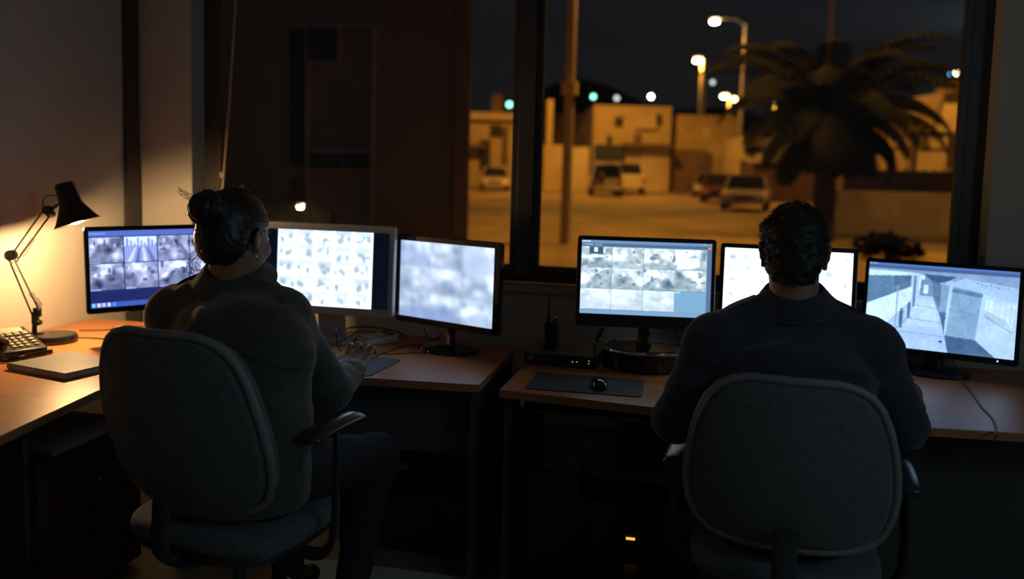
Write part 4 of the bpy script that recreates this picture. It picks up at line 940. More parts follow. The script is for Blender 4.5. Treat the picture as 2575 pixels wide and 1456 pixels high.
for i in range(NT*9):
    t = i/(NT*9-1)*(NT-1); ii = min(int(t), NT-2); p = path[ii].lerp(path[ii+1], t-ii); d = (path[ii+1]-path[ii]).normalized(); u = d.cross(Vector((0, 0, 1))).normalized(); w = u.cross(d)
    a = i*2*PI/9; cc.append(p + (u*math.cos(a) + w*math.sin(a))*0.0065)
MB().tube(cc, 0.0020, 5).build('coiled_cord', BLKG, tel, local=True)
# notebook
nbk = thing('notebook', 'closed grey hardcover notebook lying on the left desk', 'book', (-2.176, 2.634, ZD), rad(-13.3))
MB().b6(-0.145, 0.145, -0.12, 0.12, 0.0, 0.003).build('cover', mat('grey_book_cover', (0.17, 0.165, 0.165), 0.55, var=0.08, scale=12, bump=0.1), nbk, local=True, bevel=0.001)
MB().b6(-0.142, 0.140, -0.117, 0.117, 0.003, 0.021).build('pages', mat('grey_page_edges', (0.34, 0.34, 0.40), 0.8, var=0.12, scale=8, stretch=(1, 1, 60)), nbk, local=True, smooth=False)
MB().b6(-0.145, 0.145, -0.12, 0.12, 0.021, 0.024).build('cover', MATS['grey_book_cover'], nbk, local=True, bevel=0.001)
MB().tube([(-0.145, -0.12, 0.012), (-0.145, 0.12, 0.012)], 0.012, 12).build('spine', MATS['grey_book_cover'], nbk, local=True)

# ================================================================== MIDDLE DESK THINGS
MATB = mat('blue_grey_mat_cloth', (0.055, 0.065, 0.105), 0.75, var=0.1, bump=0.1, bscale=500)
mm = MB().prism(rrect(0.25, 0.285, 0.02, 5), 0, 0.003, Matrix.Translation((-1.245, 3.005, ZD)) @ Matrix.Rotation(rad(-4), 4, 'Z'))
tag(mm.build('mouse_mat', MATB, None), 'small blue-grey mouse mat under the woman\'s hand', 'mouse mat')
def mouse(name, label, loc, rz, m):
    t = thing(name, label, 'mouse', loc, rz)
    b = MB(); ny, nx = 14, 12
    for j in range(ny+1):
        y = -0.055 + 0.11*j/ny; s = math.sqrt(max(0, 1-((y)/0.0555)**2)); w = 0.030*s**0.7*(1.0 - 0.12*math.sin(PI*j/ny)*0 ); hgt = 0.036*(s**0.6)*(1 - 0.25*(j/ny))
        for i in range(nx+1):
            a = PI*i/nx; b.v.append((w*math.cos(a), y, 0.002 + hgt*math.sin(a)**0.7))
    for j in range(ny):
        for i in range(nx):
            q = j*(nx+1)+i; b.f.append((q, q+1, q+nx+2, q+nx+1))
    b.build('mouse_body', m, t, local=True)
    MB().cyl((-0.003, 0.028, 0.0255), (0.003, 0.028, 0.0255), 0.006, 0.006, 14).build('scroll_wheel', BLK, t, local=True)
    return t
mouse('computer_mouse', 'dark mouse held under the woman\'s right hand', (-1.262, 3.085, ZD+0.003), rad(-8), BLK)
kb = thing('keyboard', 'dark blue-grey keyboard partly hidden behind the woman\'s right arm', 'keyboard', (-1.625, 3.09, ZD), rad(3))
KD = mat('blue_grey_keys', (0.07, 0.08, 0.12), 0.5, var=0.1)
MB().add([(-0.215, -0.075, 0), (0.215, -0.075, 0), (0.215, 0.075, 0), (-0.215, 0.075, 0), (-0.215, -0.075, 0.012), (0.215, -0.075, 0.012), (0.215, 0.075, 0.026), (-0.215, 0.075, 0.026)], [(3, 2, 1, 0), (4, 5, 6, 7), (0, 1, 5, 4), (1, 2, 6, 5), (2, 3, 7, 6), (3, 0, 4, 7)]).build('keyboard_base', BLK, kb, local=True, bevel=0.004)
for j in range(5):
    for i in range(18):
        if j == 0 and 4 <= i <= 9: 
            if i != 4: continue
            MB().box((-0.205+0.0228*6.5+0.01, -0.058, 0.0185), (0.13, 0.016, 0.008)).build('key', KD, kb, local=True); continue
        y = -0.058 + j*0.0275; MB().box((-0.195+0.0228*i, y, 0.0165+0.093*(y+0.075)), (0.019, 0.022, 0.008)).build('key', KD, kb, local=True, smooth=False)
kp = thing('desk_calculator', 'beige keypad beside the woman\'s fingertips in front of the silver monitor', 'calculator', (-1.325, 3.43, ZD), rad(-38))
MB().add([(-0.05, -0.075, 0), (0.05, -0.075, 0), (0.05, 0.075, 0), (-0.05, 0.075, 0), (-0.05, -0.075, 0.020), (0.05, -0.075, 0.020), (0.05, 0.075, 0.034), (-0.05, 0.075, 0.034)], [(3, 2, 1, 0), (4, 5, 6, 7), (0, 1, 5, 4), (1, 2, 6, 5), (2, 3, 7, 6), (3, 0, 4, 7)]).build('keypad_body', BEIGE, kp, local=True, bevel=0.005)
for j in range(5):
    for i in range(4): MB().box((-0.032+0.0213*i, -0.058+0.0195*j, 0.026+0.093*(0.017+0.0195*j)), (0.014, 0.012, 0.006)).build('keypad_button', mat('worn_cream_button', (0.60, 0.55, 0.42), 0.5, var=0.1), kp, local=True, bevel=0.002)
MB().box((0, 0.052, 0.0355), (0.08, 0.022, 0.004), M=Matrix.Rotation(0.093, 3, 'X')).build('display', DK, kp, local=True, smooth=False)

# ================================================================== RIGHT DESK THINGS
dv = thing('video_recorder', 'dark flat recorder box with vent slots and tiny lights, left on the man\'s desk', 'recorder', (-0.510, 3.365, ZD), rad(-1.5))
rc = MB().b6(-0.14, 0.14, -0.135, 0.135, 0.004, 0.048).build('recorder_body', mat('charcoal_metal', (0.12, 0.125, 0.13), 0.45, 0.2, var=0.1), dv, local=True, bevel=0.003)
MB().b6(-0.139, 0.139, -0.140, -0.134, 0.005, 0.047).build('front_panel', mat('blue_black_panel', (0.02, 0.025, 0.04), 0.3, var=0.1), dv, local=True, bevel=0.002)
for i in range(18): MB().b6(-0.105+i*0.0085, -0.1015+i*0.0085, -0.10, 0.03, 0.0482, 0.0490).build('vent_slot', DK, rc, local=True, smooth=False)
MB().b6(-0.122, -0.102, -0.1412, -0.1400, 0.020, 0.038).build('sticker', mat('pale_sticker', (0.35, 0.42, 0.42), 0.5, c2=(0.10, 0.13, 0.13, 1), scale=260), dv, local=True, smooth=False)
MB().b6(-0.082, -0.040, -0.1412, -0.1400, 0.016, 0.036).build('emblem_plate', mat('dark_emblem', (0.015, 0.018, 0.025), 0.3, c2=(0.06, 0.065, 0.07, 1), scale=240), dv, local=True, smooth=False)
for (x, z) in ((0.050, 0.024), (0.066, 0.025), (0.112, 0.022), (0.113, 0.032)):
    MB().b6(x-0.0015, x+0.0015, -0.1412, -0.1400, z-0.0015, z+0.0015).build('indicator_light', emat('yellow_green_led', (0.5, 0.6, 0.2), 1.2), dv, local=True, smooth=False)
for x in (-0.12, 0.12):
    for y in (-0.11, 0.11): MB().lathe([(1e-5, 0), (0.008, 0), (0.008, 0.005), (1e-5, 0.005)], Matrix.Translation((x, y, 0)), 10).build('foot', BLK, dv, local=True)
rpos = onz(1379, 884, 0.7985)
rd_ = thing('handheld_radio', 'black two-way radio with antenna standing upright on the recorder box', 'radio', (-0.565, 3.335, ZD+0.0490), rad(-6))
MB().prism(rrect(0.050, 0.034, 0.009, 4), 0, 0.075).build('battery', BLK, rd_, local=True, bevel=0.002)
MB().prism(rrect(0.053, 0.036, 0.009, 4), 0.0755, 0.103).build('radio_body', BLK, rd_, local=True, bevel=0.003)
MB().prism(rrect(0.044, 0.006, 0.002, 3, 0, -0.0195), 0.018, 0.095).build('speaker_grille', mat('ribbed_rubber', (0.02, 0.02, 0.022), 0.6, c2=(0.008, 0.008, 0.009, 1), scale=3, stretch=(1, 1, 60)), rd_, local=True)
MB().lathe([(0.0075, 0.103), (0.0075, 0.114), (0.0062, 0.130), (0.0042, 0.150), (0.0035, 0.203), (0.0042, 0.204), (0.0042, 0.212), (1e-5, 0.213)], Matrix.Translation((-0.014, 0, 0)), 14).build('antenna', BLK, rd_, local=True)
for x, h in ((0.016, 0.018), (0.003, 0.008)): MB().lathe([(1e-5, 0), (0.0075 if h > .01 else 0.005, 0), (0.0068 if h > .01 else 0.0045, h), (1e-5, h+0.0005)], Matrix.Translation((x, 0, 0.103)), 14).build('knob', BLK, rd_, local=True)
cl_ = MB().b6(-0.008, 0.008, 0.0175, 0.022, 0.03, 0.09).build('belt_clip', BLK, rd_, local=True, bevel=0.001)
m2p = MB().prism(rrect(0.392, 0.245, 0.018, 5), 0, 0.003, Matrix.Translation((-0.377, 2.990, ZD)) @ Matrix.Rotation(rad(1), 4, 'Z'))
tag(m2p.build('mouse_mat', mat('black_mat_cloth', (0.028, 0.032, 0.042), 0.7, var=0.1, bump=0.1, bscale=500), None), 'long black mouse mat on the man\'s desk in front of the recorder', 'mouse mat')
mp_ = onz(1506, 972, ZD+0.004)
mouse('computer_mouse', 'black mouse lying free on the long black mat', (mp_.x, mp_.y, ZD+0.003), rad(12), BLKG)
kb2 = onz(1980, 1000, ZD)

# cables
def cable(label, pts, r=0.0028, extra=None, m=None, n=7):
    mb = MB().tube(smooth_pts(pts, n), r, 7)
    if extra:
        for (p, rr2, L, q) in extra: mb.cyl(tuple(Vector(p) - Vector(q)*L/2), tuple(Vector(p) + Vector(q)*L/2), rr2, rr2, 12)
    return tag(mb.build('cable', m or CABLE, None), label, 'cable')
zc = ZD + 0.0032
pz = lambda x, y, z=zc: tuple(onz(x, y, z))
cable('thin cable hanging from the walkway monitor and over the front desk edge', [tuple(onv(2395, 905, 3.24)), pz(2420, 958, ZD+0.01), pz(2445, 990), pz(2470, 1025), pz(2496, 1052), pz(2505, 1078, ZD+0.006), tuple(onv(2504, 1097, 2.50)), tuple(onv(2490, 1130, 2.50))], 0.0026)
cable('dark cable with a thick filter lump hanging below the left corner of the riser monitor', [tuple(onv(1522, 815, 3.24)), tuple(onv(1512, 832, 3.24)), tuple(ony(1500, 852, 3.53)), (-0.392, 3.54, ZD+0.03), (-0.40, 3.56, zc)], 0.0035, [(tuple(onv(1510, 838, 3.24)), 0.008, 0.035, (0.4, 0, 0.9))])
cable('thin cable dropping straight down behind the round riser', [tuple(ony(1704, 828, 3.42)), tuple(ony(1707, 850, 3.48)), (-0.005, 3.50, ZD+0.03), (-0.01, 3.54, zc), (-0.03, 3.60, zc)], 0.0028)
cable('upper loose cable running to the glossy monitor foot on the woman\'s desk', [pz(1066, 866), pz(1040, 868), pz(1018, 868), pz(996, 876), pz(975, 884), pz(955, 889), pz(948, 897)], 0.0024)
cable('lower loose mouse cable curving across the desk to the mat', [pz(1075, 889), pz(1040, 887), pz(1005, 889), pz(975, 890), pz(958, 888), pz(945, 896), pz(925, 905)], 0.0022)
cable('black cable arching behind the beige keypad below the silver monitor', [pz(850, 836), pz(885, 823, ZD+0.03), pz(925, 822, ZD+0.035), pz(960, 826, ZD+0.03), pz(990, 832, ZD+0.02), pz(1022, 845)], 0.0035)
cable('cable dropping in front of the silver monitor foot beside the keyboard', [tuple(onv(846, 822, 3.50)), tuple(onv(846, 840, 3.45)), pz(848, 866, ZD+0.015), pz(852, 874), pz(856, 882)], 0.0024)
cable('thin cable rising from the silver foot towards the beige keypad', [pz(852, 862, ZD+0.024), pz(875, 850, ZD+0.03), pz(900, 835, ZD+0.04), pz(930, 833, ZD+0.04), pz(955, 836, ZD+0.03)], 0.0024)
cable('curled cable behind the stand of the glossy monitor on the woman\'s desk', [tuple(onv(1066, 828, 3.52)), tuple(onv(1078, 850, 3.52)), tuple(onv(1098, 853, 3.52)), tuple(onv(1110, 838, 3.52))], 0.0032)
cable('dark cable crossing the desk behind the lit lamp base', [(-2.60, 3.22, zc), (-2.50, 3.27, zc), (-2.44, 3.36, zc), (-2.34, 3.43, zc), (-2.2, 3.46, zc)], 0.0026)
# blind cord at the left of the window
bc = thing('blind_cord', 'pale blind cord hanging slantwise at the left side of the window', 'cord', (WX0+0.2, YB+0.03, WZ0))
a_ = ony(593, 0, YB+0.03); b_ = ony(560, 470, YB+0.05); e_ = a_ + (a_-b_)*0.55
MB().tube([tuple(e_), tuple(a_), tuple((a_+b_)/2 + Vector((0.004, 0, 0))), tuple(b_), tuple(b_ + Vector((-0.01, 0.0, -0.12)))], 0.0052, 8).build('cord', mat('pale_cord', (0.42, 0.34, 0.28), 0.7, var=0.1, bump=0.3, bscale=300), bc)
cp = ony(558, 440, YW-0.02); MB().box(tuple(cp), (0.014, 0.02, 0.03)).build('cord_cleat', SILV, bc, bevel=0.002)

# ================================================================== OFFICE CHAIRS
BACK = [(0.00, 0.095), (0.015, 0.150), (0.05, 0.192), (0.11, 0.222), (0.22, 0.242), (0.36, 0.250), (0.50, 0.246), (0.64, 0.236), (0.76, 0.222), (0.86, 0.203), (0.93, 0.178), (0.975, 0.145), (1.0, 0.100)]
def office_chair(label, loc, rz, zb0, zb1, seat_z, recl, wk=1.0, group=None, arm=0.205):
    t = thing('office_chair', label, 'chair', loc, rz, group)
    n = len(BACK); H = zb1-zb0
    def pt(s, f, off, sh=1.0):
        hw = np.interp(s, [b[0] for b in BACK], [b[1] for b in BACK])*wk
        s2 = 0.5 + (s-0.5)*sh; x = hw*f*sh
        z = zb0 + H*s2; y = -0.25 - (s2-0.5)*H*math.tan(recl) + 0.055*(x/0.25)**2 - off - 0.03*math.sin(PI*s2)
        return (x, y, z)
    ss = []
    for a, b in zip(BACK[:-1], BACK[1:]): ss += [a[0] + (b[0]-a[0])*q/2 for q in range(2)]
    ss.append(1.0)
    nf = 13; fl = [-1 + 2*i/(nf-1) for i in range(nf)]
    def slab(o0, o1, sh0, sh1, mid=0.0):
        mb = MB(); rows = len(ss)
        def grid(off, sh, bul):
            for s in ss:
                for f_ in fl: 
                    p = pt(s, f_, off + bul*(1-f_*f_)*(math.sin(PI*min(1, max(0, s)))**0.5), sh); mb.v.append(p)
        grid(o0, sh0, 0); grid(o1, sh1, mid)
        N = rows*nf
        for j in range(rows-1):
            for i in range(nf-1):
                q = j*nf+i; mb.f.append((q, q+1, q+nf+1, q+nf)); mb.f.append((N+q, N+q+nf, N+q+nf+1, N+q+1))
        ring = [j*nf for j in range(rows)] + [(rows-1)*nf+i for i in range(1, nf)] + [j*nf+nf-1 for j in range(rows-2, -1, -1)] + [i for i in range(nf-2, 0, -1)]
        for a in range(len(ring)):
            b = (a+1) % len(ring); mb.f.append((ring[a], ring[b], N+ring[b], N+ring[a]))
        return mb
    slab(-0.055, 0.0, 0.95, 1.0, 0).build('backrest_cushion', FABRIC, t, local=True, bevel=0.012, segs=3)
    # grey edge strip round the pad
    rim = [pt(s, 1, 0.004, 1.0) for s in ss] + [pt(1.0, f_, 0.004, 1.0) for f_ in fl[::-1][1:-1]] + [pt(s, -1, 0.004, 1.0) for s in ss[::-1]] + [pt(0.0, f_, 0.004, 1.0) for f_ in fl[1:-1]]
    MB().tube(rim, 0.0115, 10, closed=True).build('edge_piping', RIM, t, local=True)
    slab(0.004, 0.020, 0.972, 0.93, 0.012).build('backrest_shell', FABRIC, t, local=True, bevel=0.006)
    # seat
    sp = []
    for i in range(40):
        a = 2*PI*i/40; c, s = math.cos(a), math.sin(a); e = 0.55
        sp.append((0.245*wk*abs(c)**e*(1 if c > 0 else -1), 0.235*abs(s)**e*(1 if s > 0 else -1)))
    MB().prism(sp, seat_z-0.055, seat_z).build('seat', FABRIC, t, local=True, bevel=0.022, segs=3)
    MB().prism([(x*0.93, y*0.93) for x, y in sp], seat_z-0.080, seat_z-0.056).build('seat_shell', CHPL, t, local=True, bevel=0.006)
    # back support bar
    MB().tube(smooth_pts([(0, -0.04, seat_z-0.095), (0, -0.20, seat_z-0.095), (0, -0.30, seat_z-0.03), (0, -0.302, zb0+0.02), (0, -0.298, zb0+0.07)], 5), [0.032]*11 + [0.030]*10, 12, 0.35).build('back_support', CHPL, t, local=True)
    MB().b6(-0.08, 0.08, -0.10, 0.08, seat_z-0.115, seat_z-0.081).build('mechanism', CHPL, t, local=True, bevel=0.005)
    # armrests
    pz_ = seat_z + arm
    for s in (-1, 1):
        arm = []
        pad = MB(); X = s*0.292*wk
        pts = [(X - 0.0*s, -0.105, pz_-0.006), (X, -0.085, pz_+0.004), (X, 0.02, pz_+0.010), (X, 0.12, pz_+0.006), (X, 0.155, pz_-0.012)]
        a = pad.tube(smooth_pts(pts, 4), [0.022, 0.032, 0.034, 0.035, 0.035, 0.036, 0.036, 0.036, 0.036, 0.036, 0.036, 0.035, 0.034, 0.033, 0.032, 0.028, 0.020], 14, 0.42).build('armrest_pad', BLKG if False else mat('satin_black_pad', (0.03, 0.034, 0.042), 0.28, var=0.1), t, local=True)
        br = smooth_pts([(X, 0.03, pz_-0.008), (X+s*0.010, 0.015, pz_-0.08), (X+s*0.014, 0.0, seat_z-0.02), (X-s*0.006, -0.005, seat_z-0.085), (X-s*0.06, 0.0, seat_z-0.105), (s*0.14, 0.0, seat_z-0.100), (s*0.05, 0.0, seat_z-0.100)], 6)
        MB().tube(br, 0.019, 10, 0.45).build('armrest_bracket', CHPL, t, local=True)
    # gas column, star base, casters
    MB().lathe([(0.028, 0.10), (0.028, 0.24), (0.018, 0.242), (0.018, seat_z-0.115)], None, 20).build('column', CHPL, t, local=True)
    MB().lathe([(1e-5, 0.075), (0.042, 0.075), (0.045, 0.10), (0.036, 0.125), (0.030, 0.13), (1e-5, 0.131)], None, 24).build('hub', CHPL, t, local=True)
    for k in range(5):
        a = rad(90 + 72*k + 20); dx, dy = math.cos(a), math.sin(a)
        l = MB().tube([(dx*0.03, dy*0.03, 0.105), (dx*0.16, dy*0.16, 0.095), (dx*0.285, dy*0.285, 0.075)], [0.026, 0.021, 0.016], 10, 0.8).build('base_leg', CHPL, t, local=True)
        cx_, cy_ = dx*0.285, dy*0.285
        w = MB()
        for s in (-1, 1):
            q = Vector((-dy, dx, 0))*s*0.012
            w.cyl((cx_+q.x*0.4, cy_+q.y*0.4, 0.028), (cx_+q.x*2.1, cy_+q.y*2.1, 0.028), 0.027, 0.025, 18)
        w.cyl((cx_, cy_, 0.03), (cx_, cy_, 0.075), 0.008, 0.008, 8)
        w.build('caster', BLK, t, local=True)
    return t
W_CH = (-1.27, 2.215, 0); W_RZ = rad(-9)
M_CH = (0.255, 2.480, 0); M_RZ = rad(-5)
wchair = office_chair('dark office chair with tall rounded back occupied by the woman', W_CH, W_RZ, 0.575, 1.065, 0.52, rad(14), 1.04, None, 0.255)
mchair = office_chair('dark office chair occupied by the man at the right', M_CH, M_RZ, 0.555, 0.995, 0.49, rad(6), 1.02, None)

# ================================================================== PEOPLE (distance fields turned into one continuous skin)
class Field:
    def __init__(s, lo, hi, h):
        s.lo = np.array(lo, float); s.h = h; s.n = (np.ceil((np.array(hi)-s.lo)/h).astype(int)+1)
        s.f = np.full(tuple(s.n), 1.0, np.float32)
    def _win(s, lo, hi):
        a = np.clip(np.floor((np.array(lo)-s.lo)/s.h).astype(int), 0, s.n); b = np.clip(np.ceil((np.array(hi)-s.lo)/s.h).astype(int)+1, 0, s.n)
        if np.any(b <= a): return None
        ax = [s.lo[i] + s.h*np.arange(a[i], b[i]) for i in range(3)]
        X, Y, Z = np.meshgrid(*ax, indexing='ij'); return (slice(a[0], b[0]), slice(a[1], b[1]), slice(a[2], b[2])), X, Y, Z
    def mix(s, sl, d, k, sub=False):
        f = s.f[sl]; d = d.astype(np.float32)
        if sub:
            hh = np.clip(0.5 - 0.5*(f + d)/k, 0, 1); s.f[sl] = f*(1-hh) + (-d)*hh + k*hh*(1-hh)
        else:
            hh = np.clip(0.5 + 0.5*(f - d)/k, 0, 1); s.f[sl] = f*(1-hh) + d*hh - k*hh*(1-hh)
    def cone(s, a, b, ra, rb, k=0.03, lat=None, wide=1.0, sub=False):
        a = np.array(a, float); b = np.array(b, float); m = max(ra, rb)*max(wide, 1) + k + 2*s.h
        w = s._win(np.minimum(a, b)-m, np.maximum(a, b)+m)
        if w is None: return s
        sl, X, Y, Z = w; P = np.stack([X, Y, Z], -1); ab = b-a; L2 = max(ab@ab, 1e-9)
        t = np.clip(((P-a)@ab)/L2, 0, 1); q = P - (a + t[..., None]*ab)
        if lat is not None:
            l = np.array(lat, float); l /= np.linalg.norm(l); c = q@l; q = q - c[..., None]*l*(1-1/wide)
        d = np.sqrt((q*q).sum(-1)) - (ra + (rb-ra)*t); s.mix(sl, d, k, sub); return s
    def ell(s, c, r, R=None, k=0.02, sub=False):
        c = np.array(c, float); r = np.array(r, float); m = r.max()+k+2*s.h; w = s._win(c-m, c+m)
        if w is None: return s
        sl, X, Y, Z = w; P = np.stack([X, Y, Z], -1)-c
        if R is not None: P = P@R
        k0 = np.sqrt(((P/r)**2).sum(-1)); k1 = np.sqrt(((P/(r*r))**2).sum(-1))+1e-9
        s.mix(sl, k0*(k0-1)/k1, k, sub); return s
    def grid(s):
        ax = [s.lo[i] + s.h*np.arange(s.n[i]) for i in range(3)]; return np.meshgrid(*ax, indexing='ij')
    def mesh(s):
        f = s.f; I = f < 0; nx, ny, nz = f.shape
        cnt = np.zeros((nx-1, ny-1, nz-1), np.int8)
        for i in (0, 1):
            for j in (0, 1):
                for k in (0, 1): cnt += I[i:nx-1+i, j:ny-1+j, k:nz-1+k]
        act = (cnt > 0) & (cnt < 8); idx = np.full(act.shape, -1, np.int64); A = np.argwhere(act); idx[act] = np.arange(len(A))
        pos = np.zeros((len(A), 3)); num = np.zeros(len(A)); a0, a1, a2 = A.T
        corners = [(i, j, k) for i in (0, 1) for j in (0, 1) for k in (0, 1)]
        for c in corners:
            for ax in range(3):
                if c[ax]: continue
                d = list(c); d[ax] = 1
                u = f[a0+c[0], a1+c[1], a2+c[2]]; v = f[a0+d[0], a1+d[1], a2+d[2]]; m = (u < 0) != (v < 0)
                t = np.where(m, u/np.where(m, u-v, 1), 0); p = np.array(c, float)[None] + np.zeros((len(A), 3)); p[:, ax] += t
                pos[m] += p[m]; num[m] += 1
        V = s.lo + (A + pos/num[:, None])*s.h; Q = []
        for ax in range(3):
            o1, o2 = [(1, 2), (2, 0), (0, 1)][ax]
            sa = [slice(1, None)]*3; sb = [slice(1, None)]*3; sa[ax] = slice(0, -1); sb[ax] = slice(1, None)
            s1 = [slice(0, n-1) if i != ax else slice(0, n-1) for i, n in enumerate(f.shape)]
            u = I.take(range(0, f.shape[ax]-1), ax); v = I.take(range(1, f.shape[ax]), ax); E = np.argwhere(u != v)
            E = E[(E[:, o1] > 0) & (E[:, o2] > 0) & (E[:, o1] < f.shape[o1]-1) & (E[:, o2] < f.shape[o2]-1)]
            e1 = np.zeros(3, int); e1[o1] = 1; e2 = np.zeros(3, int); e2[o2] = 1
            g = lambda P: idx[P[:, 0], P[:, 1], P[:, 2]]
            q = np.stack([g(E-e1-e2), g(E-e2), g(E), g(E-e1)], -1); fl = u[tuple(E.T)]
            q[~fl] = q[~fl][:, ::-1]; Q.append(q)
        return V, np.concatenate(Q)
def vnoise(P, sc_, seed):
    rs = np.random.RandomState(seed); g = rs.rand(32, 32, 32).astype(np.float32); q = P/sc_; i = np.floor(q).astype(int); f = q-i; f = f*f*(3-2*f); i &= 31; j = (i+1) & 31
    r = 0
    for a in (0, 1):
        for b in (0, 1):
            for c in (0, 1):
                w = (f[..., 0] if a else 1-f[..., 0])*(f[..., 1] if b else 1-f[..., 1])*(f[..., 2] if c else 1-f[..., 2])
                r = r + w*g[(j if a else i)[..., 0], (j if b else i)[..., 1], (j if c else i)[..., 2]]
    return r-0.5
def band_noise(F_, amp, sc_, seed, aniso=(1, 1, 1)):
    """displace only near the surface"""
    X, Y, Z = F_.grid(); m = np.abs(F_.f) < amp + 3*F_.h; P = np.stack([X[m]*aniso[0], Y[m]*aniso[1], Z[m]*aniso[2]], -1); F_.f[m] += (amp*2*vnoise(P, sc_, seed)).astype(np.float32)
def vq_obj(name, V, Q, m, parent, sm=1):
    inv = np.array(WM[parent].inverted()) if parent is not None else np.eye(4)
    V = V@inv[:3, :3].T + inv[:3, 3]
    me = bpy.data.meshes.new(name); me.vertices.add(len(V)); me.vertices.foreach_set('co', V.ravel()); me.loops.add(Q.size); me.loops.foreach_set('vertex_index', Q.ravel())
    me.polygons.add(len(Q)); me.polygons.foreach_set('loop_start', np.arange(0, Q.size, 4)); me.update(calc_edges=True); me.validate(); me.materials.append(m)
    me.polygons.foreach_set('use_smooth', [True]*len(me.polygons))
    o = link(bpy.data.objects.new(name, me)); WM[o] = WM[parent] if parent is not None else Matrix.Identity(4)
    if parent is not None: o.parent = parent
    if sm: s_ = o.modifiers.new('smooth', 'SMOOTH'); s_.factor = 0.5; s_.iterations = sm
    return o
SKIN = mat('warm_brown_skin', (0.34, 0.185, 0.12), 0.5, var=0.08, scale=25, bump=0.08, bscale=300)
HAIRM = mat('black_hair', (0.010, 0.009, 0.011), 0.42, var=0.3, scale=50, bump=0.5, bscale=90, stretch=(1, 1, 0.25))
HAIRC = mat('black_curly_hair', (0.010, 0.009, 0.009), 0.6, var=0.3, scale=60)
JAC_W = mat('dark_olive_jacket', (0.050, 0.056, 0.044), 0.85, var=0.12, scale=60, bump=0.25, bscale=500, sheen=0.3)
JAC_M = mat('navy_uniform_jacket', (0.022, 0.027, 0.045), 0.85, var=0.12, scale=60, bump=0.25, bscale=500, sheen=0.25)
TRO = mat('black_trousers', (0.016, 0.017, 0.022), 0.85, var=0.12, scale=40, bump=0.2, bscale=300)
SHOE = mat('black_shoe_leather', (0.014, 0.013, 0.013), 0.35, var=0.1)
A3 = lambda v: np.array(tuple(v), float)
def head_prims(F_, c, R, s=1.0, ears=True, full=1.0):
    T = lambda x, y, z: c + R@(np.array([x, y, z])*s)
    F_.ell(T(0, -0.012, 0.032), np.array([0.074, 0.094, 0.086])*s, R, 0.02)
    F_.ell(T(0, 0.034, -0.020), np.array([0.062*full, 0.058, 0.082])*s, R, 0.03)
    F_.ell(T(0, 0.020, -0.060), np.array([0.060*full, 0.062, 0.050])*s, R, 0.025)
    F_.ell(T(0, 0.068, -0.096), np.array([0.024, 0.022, 0.020])*s, R, 0.02)            # chin
    for sg in (-1, 1):
        F_.ell(T(sg*0.038*full, 0.066, -0.030), np.array([0.026, 0.022, 0.024])*s, R, 0.02)   # cheek
        F_.ell(T(sg*0.031, 0.100, 0.006), np.array([0.016, 0.012, 0.010])*s, R, 0.008, sub=True)   # eye socket
        F_.ell(T(sg*0.031, 0.086, 0.005), np.array([0.0125, 0.012, 0.010])*s, R, 0.004)       # lid
        F_.cone(T(sg*0.012, 0.094, 0.026), T(sg*0.048, 0.082, 0.024), 0.006*s, 0.005*s, 0.012)   # brow
        F_.ell(T(sg*0.012, 0.103, -0.037), np.array([0.009, 0.010, 0.008])*s, R, 0.006)
        if ears:
            e = [(0.078, 0.010, 0.006), (0.086, 0.000, 0.022), (0.090, -0.014, 0.022), (0.090, -0.024, 0.006), (0.086, -0.018, -0.016), (0.080, -0.006, -0.034)]
            for p, q in zip(e[:-1], e[1:]): F_.cone(T(sg*p[0], p[1], p[2]), T(sg*q[0], q[1], q[2]), 0.0050*s, 0.0050*s, 0.004)
            F_.ell(T(sg*0.079, -0.006, -0.002), np.array([0.006, 0.018, 0.026])*s, R, 0.006)
            F_.ell(T(sg*0.081, -0.004, -0.036), np.array([0.006, 0.009, 0.010])*s, R, 0.005)
    F_.cone(T(0, 0.096, 0.014), T(0, 0.116, -0.030), 0.008*s, 0.011*s, 0.010)            # nose
    F_.cone(T(-0.018, 0.094, -0.060), T(0.018, 0.094, -0.060), 0.0065*s, 0.0065*s, 0.006)
    F_.cone(T(-0.014, 0.092, -0.072), T(0.014, 0.092, -0.072), 0.007*s, 0.007*s, 0.006)
    F_.cone(T(-0.020, 0.104, -0.066), T(0.020, 0.104, -0.066), 0.0018*s, 0.0018*s, 0.003, sub=True)
    return T
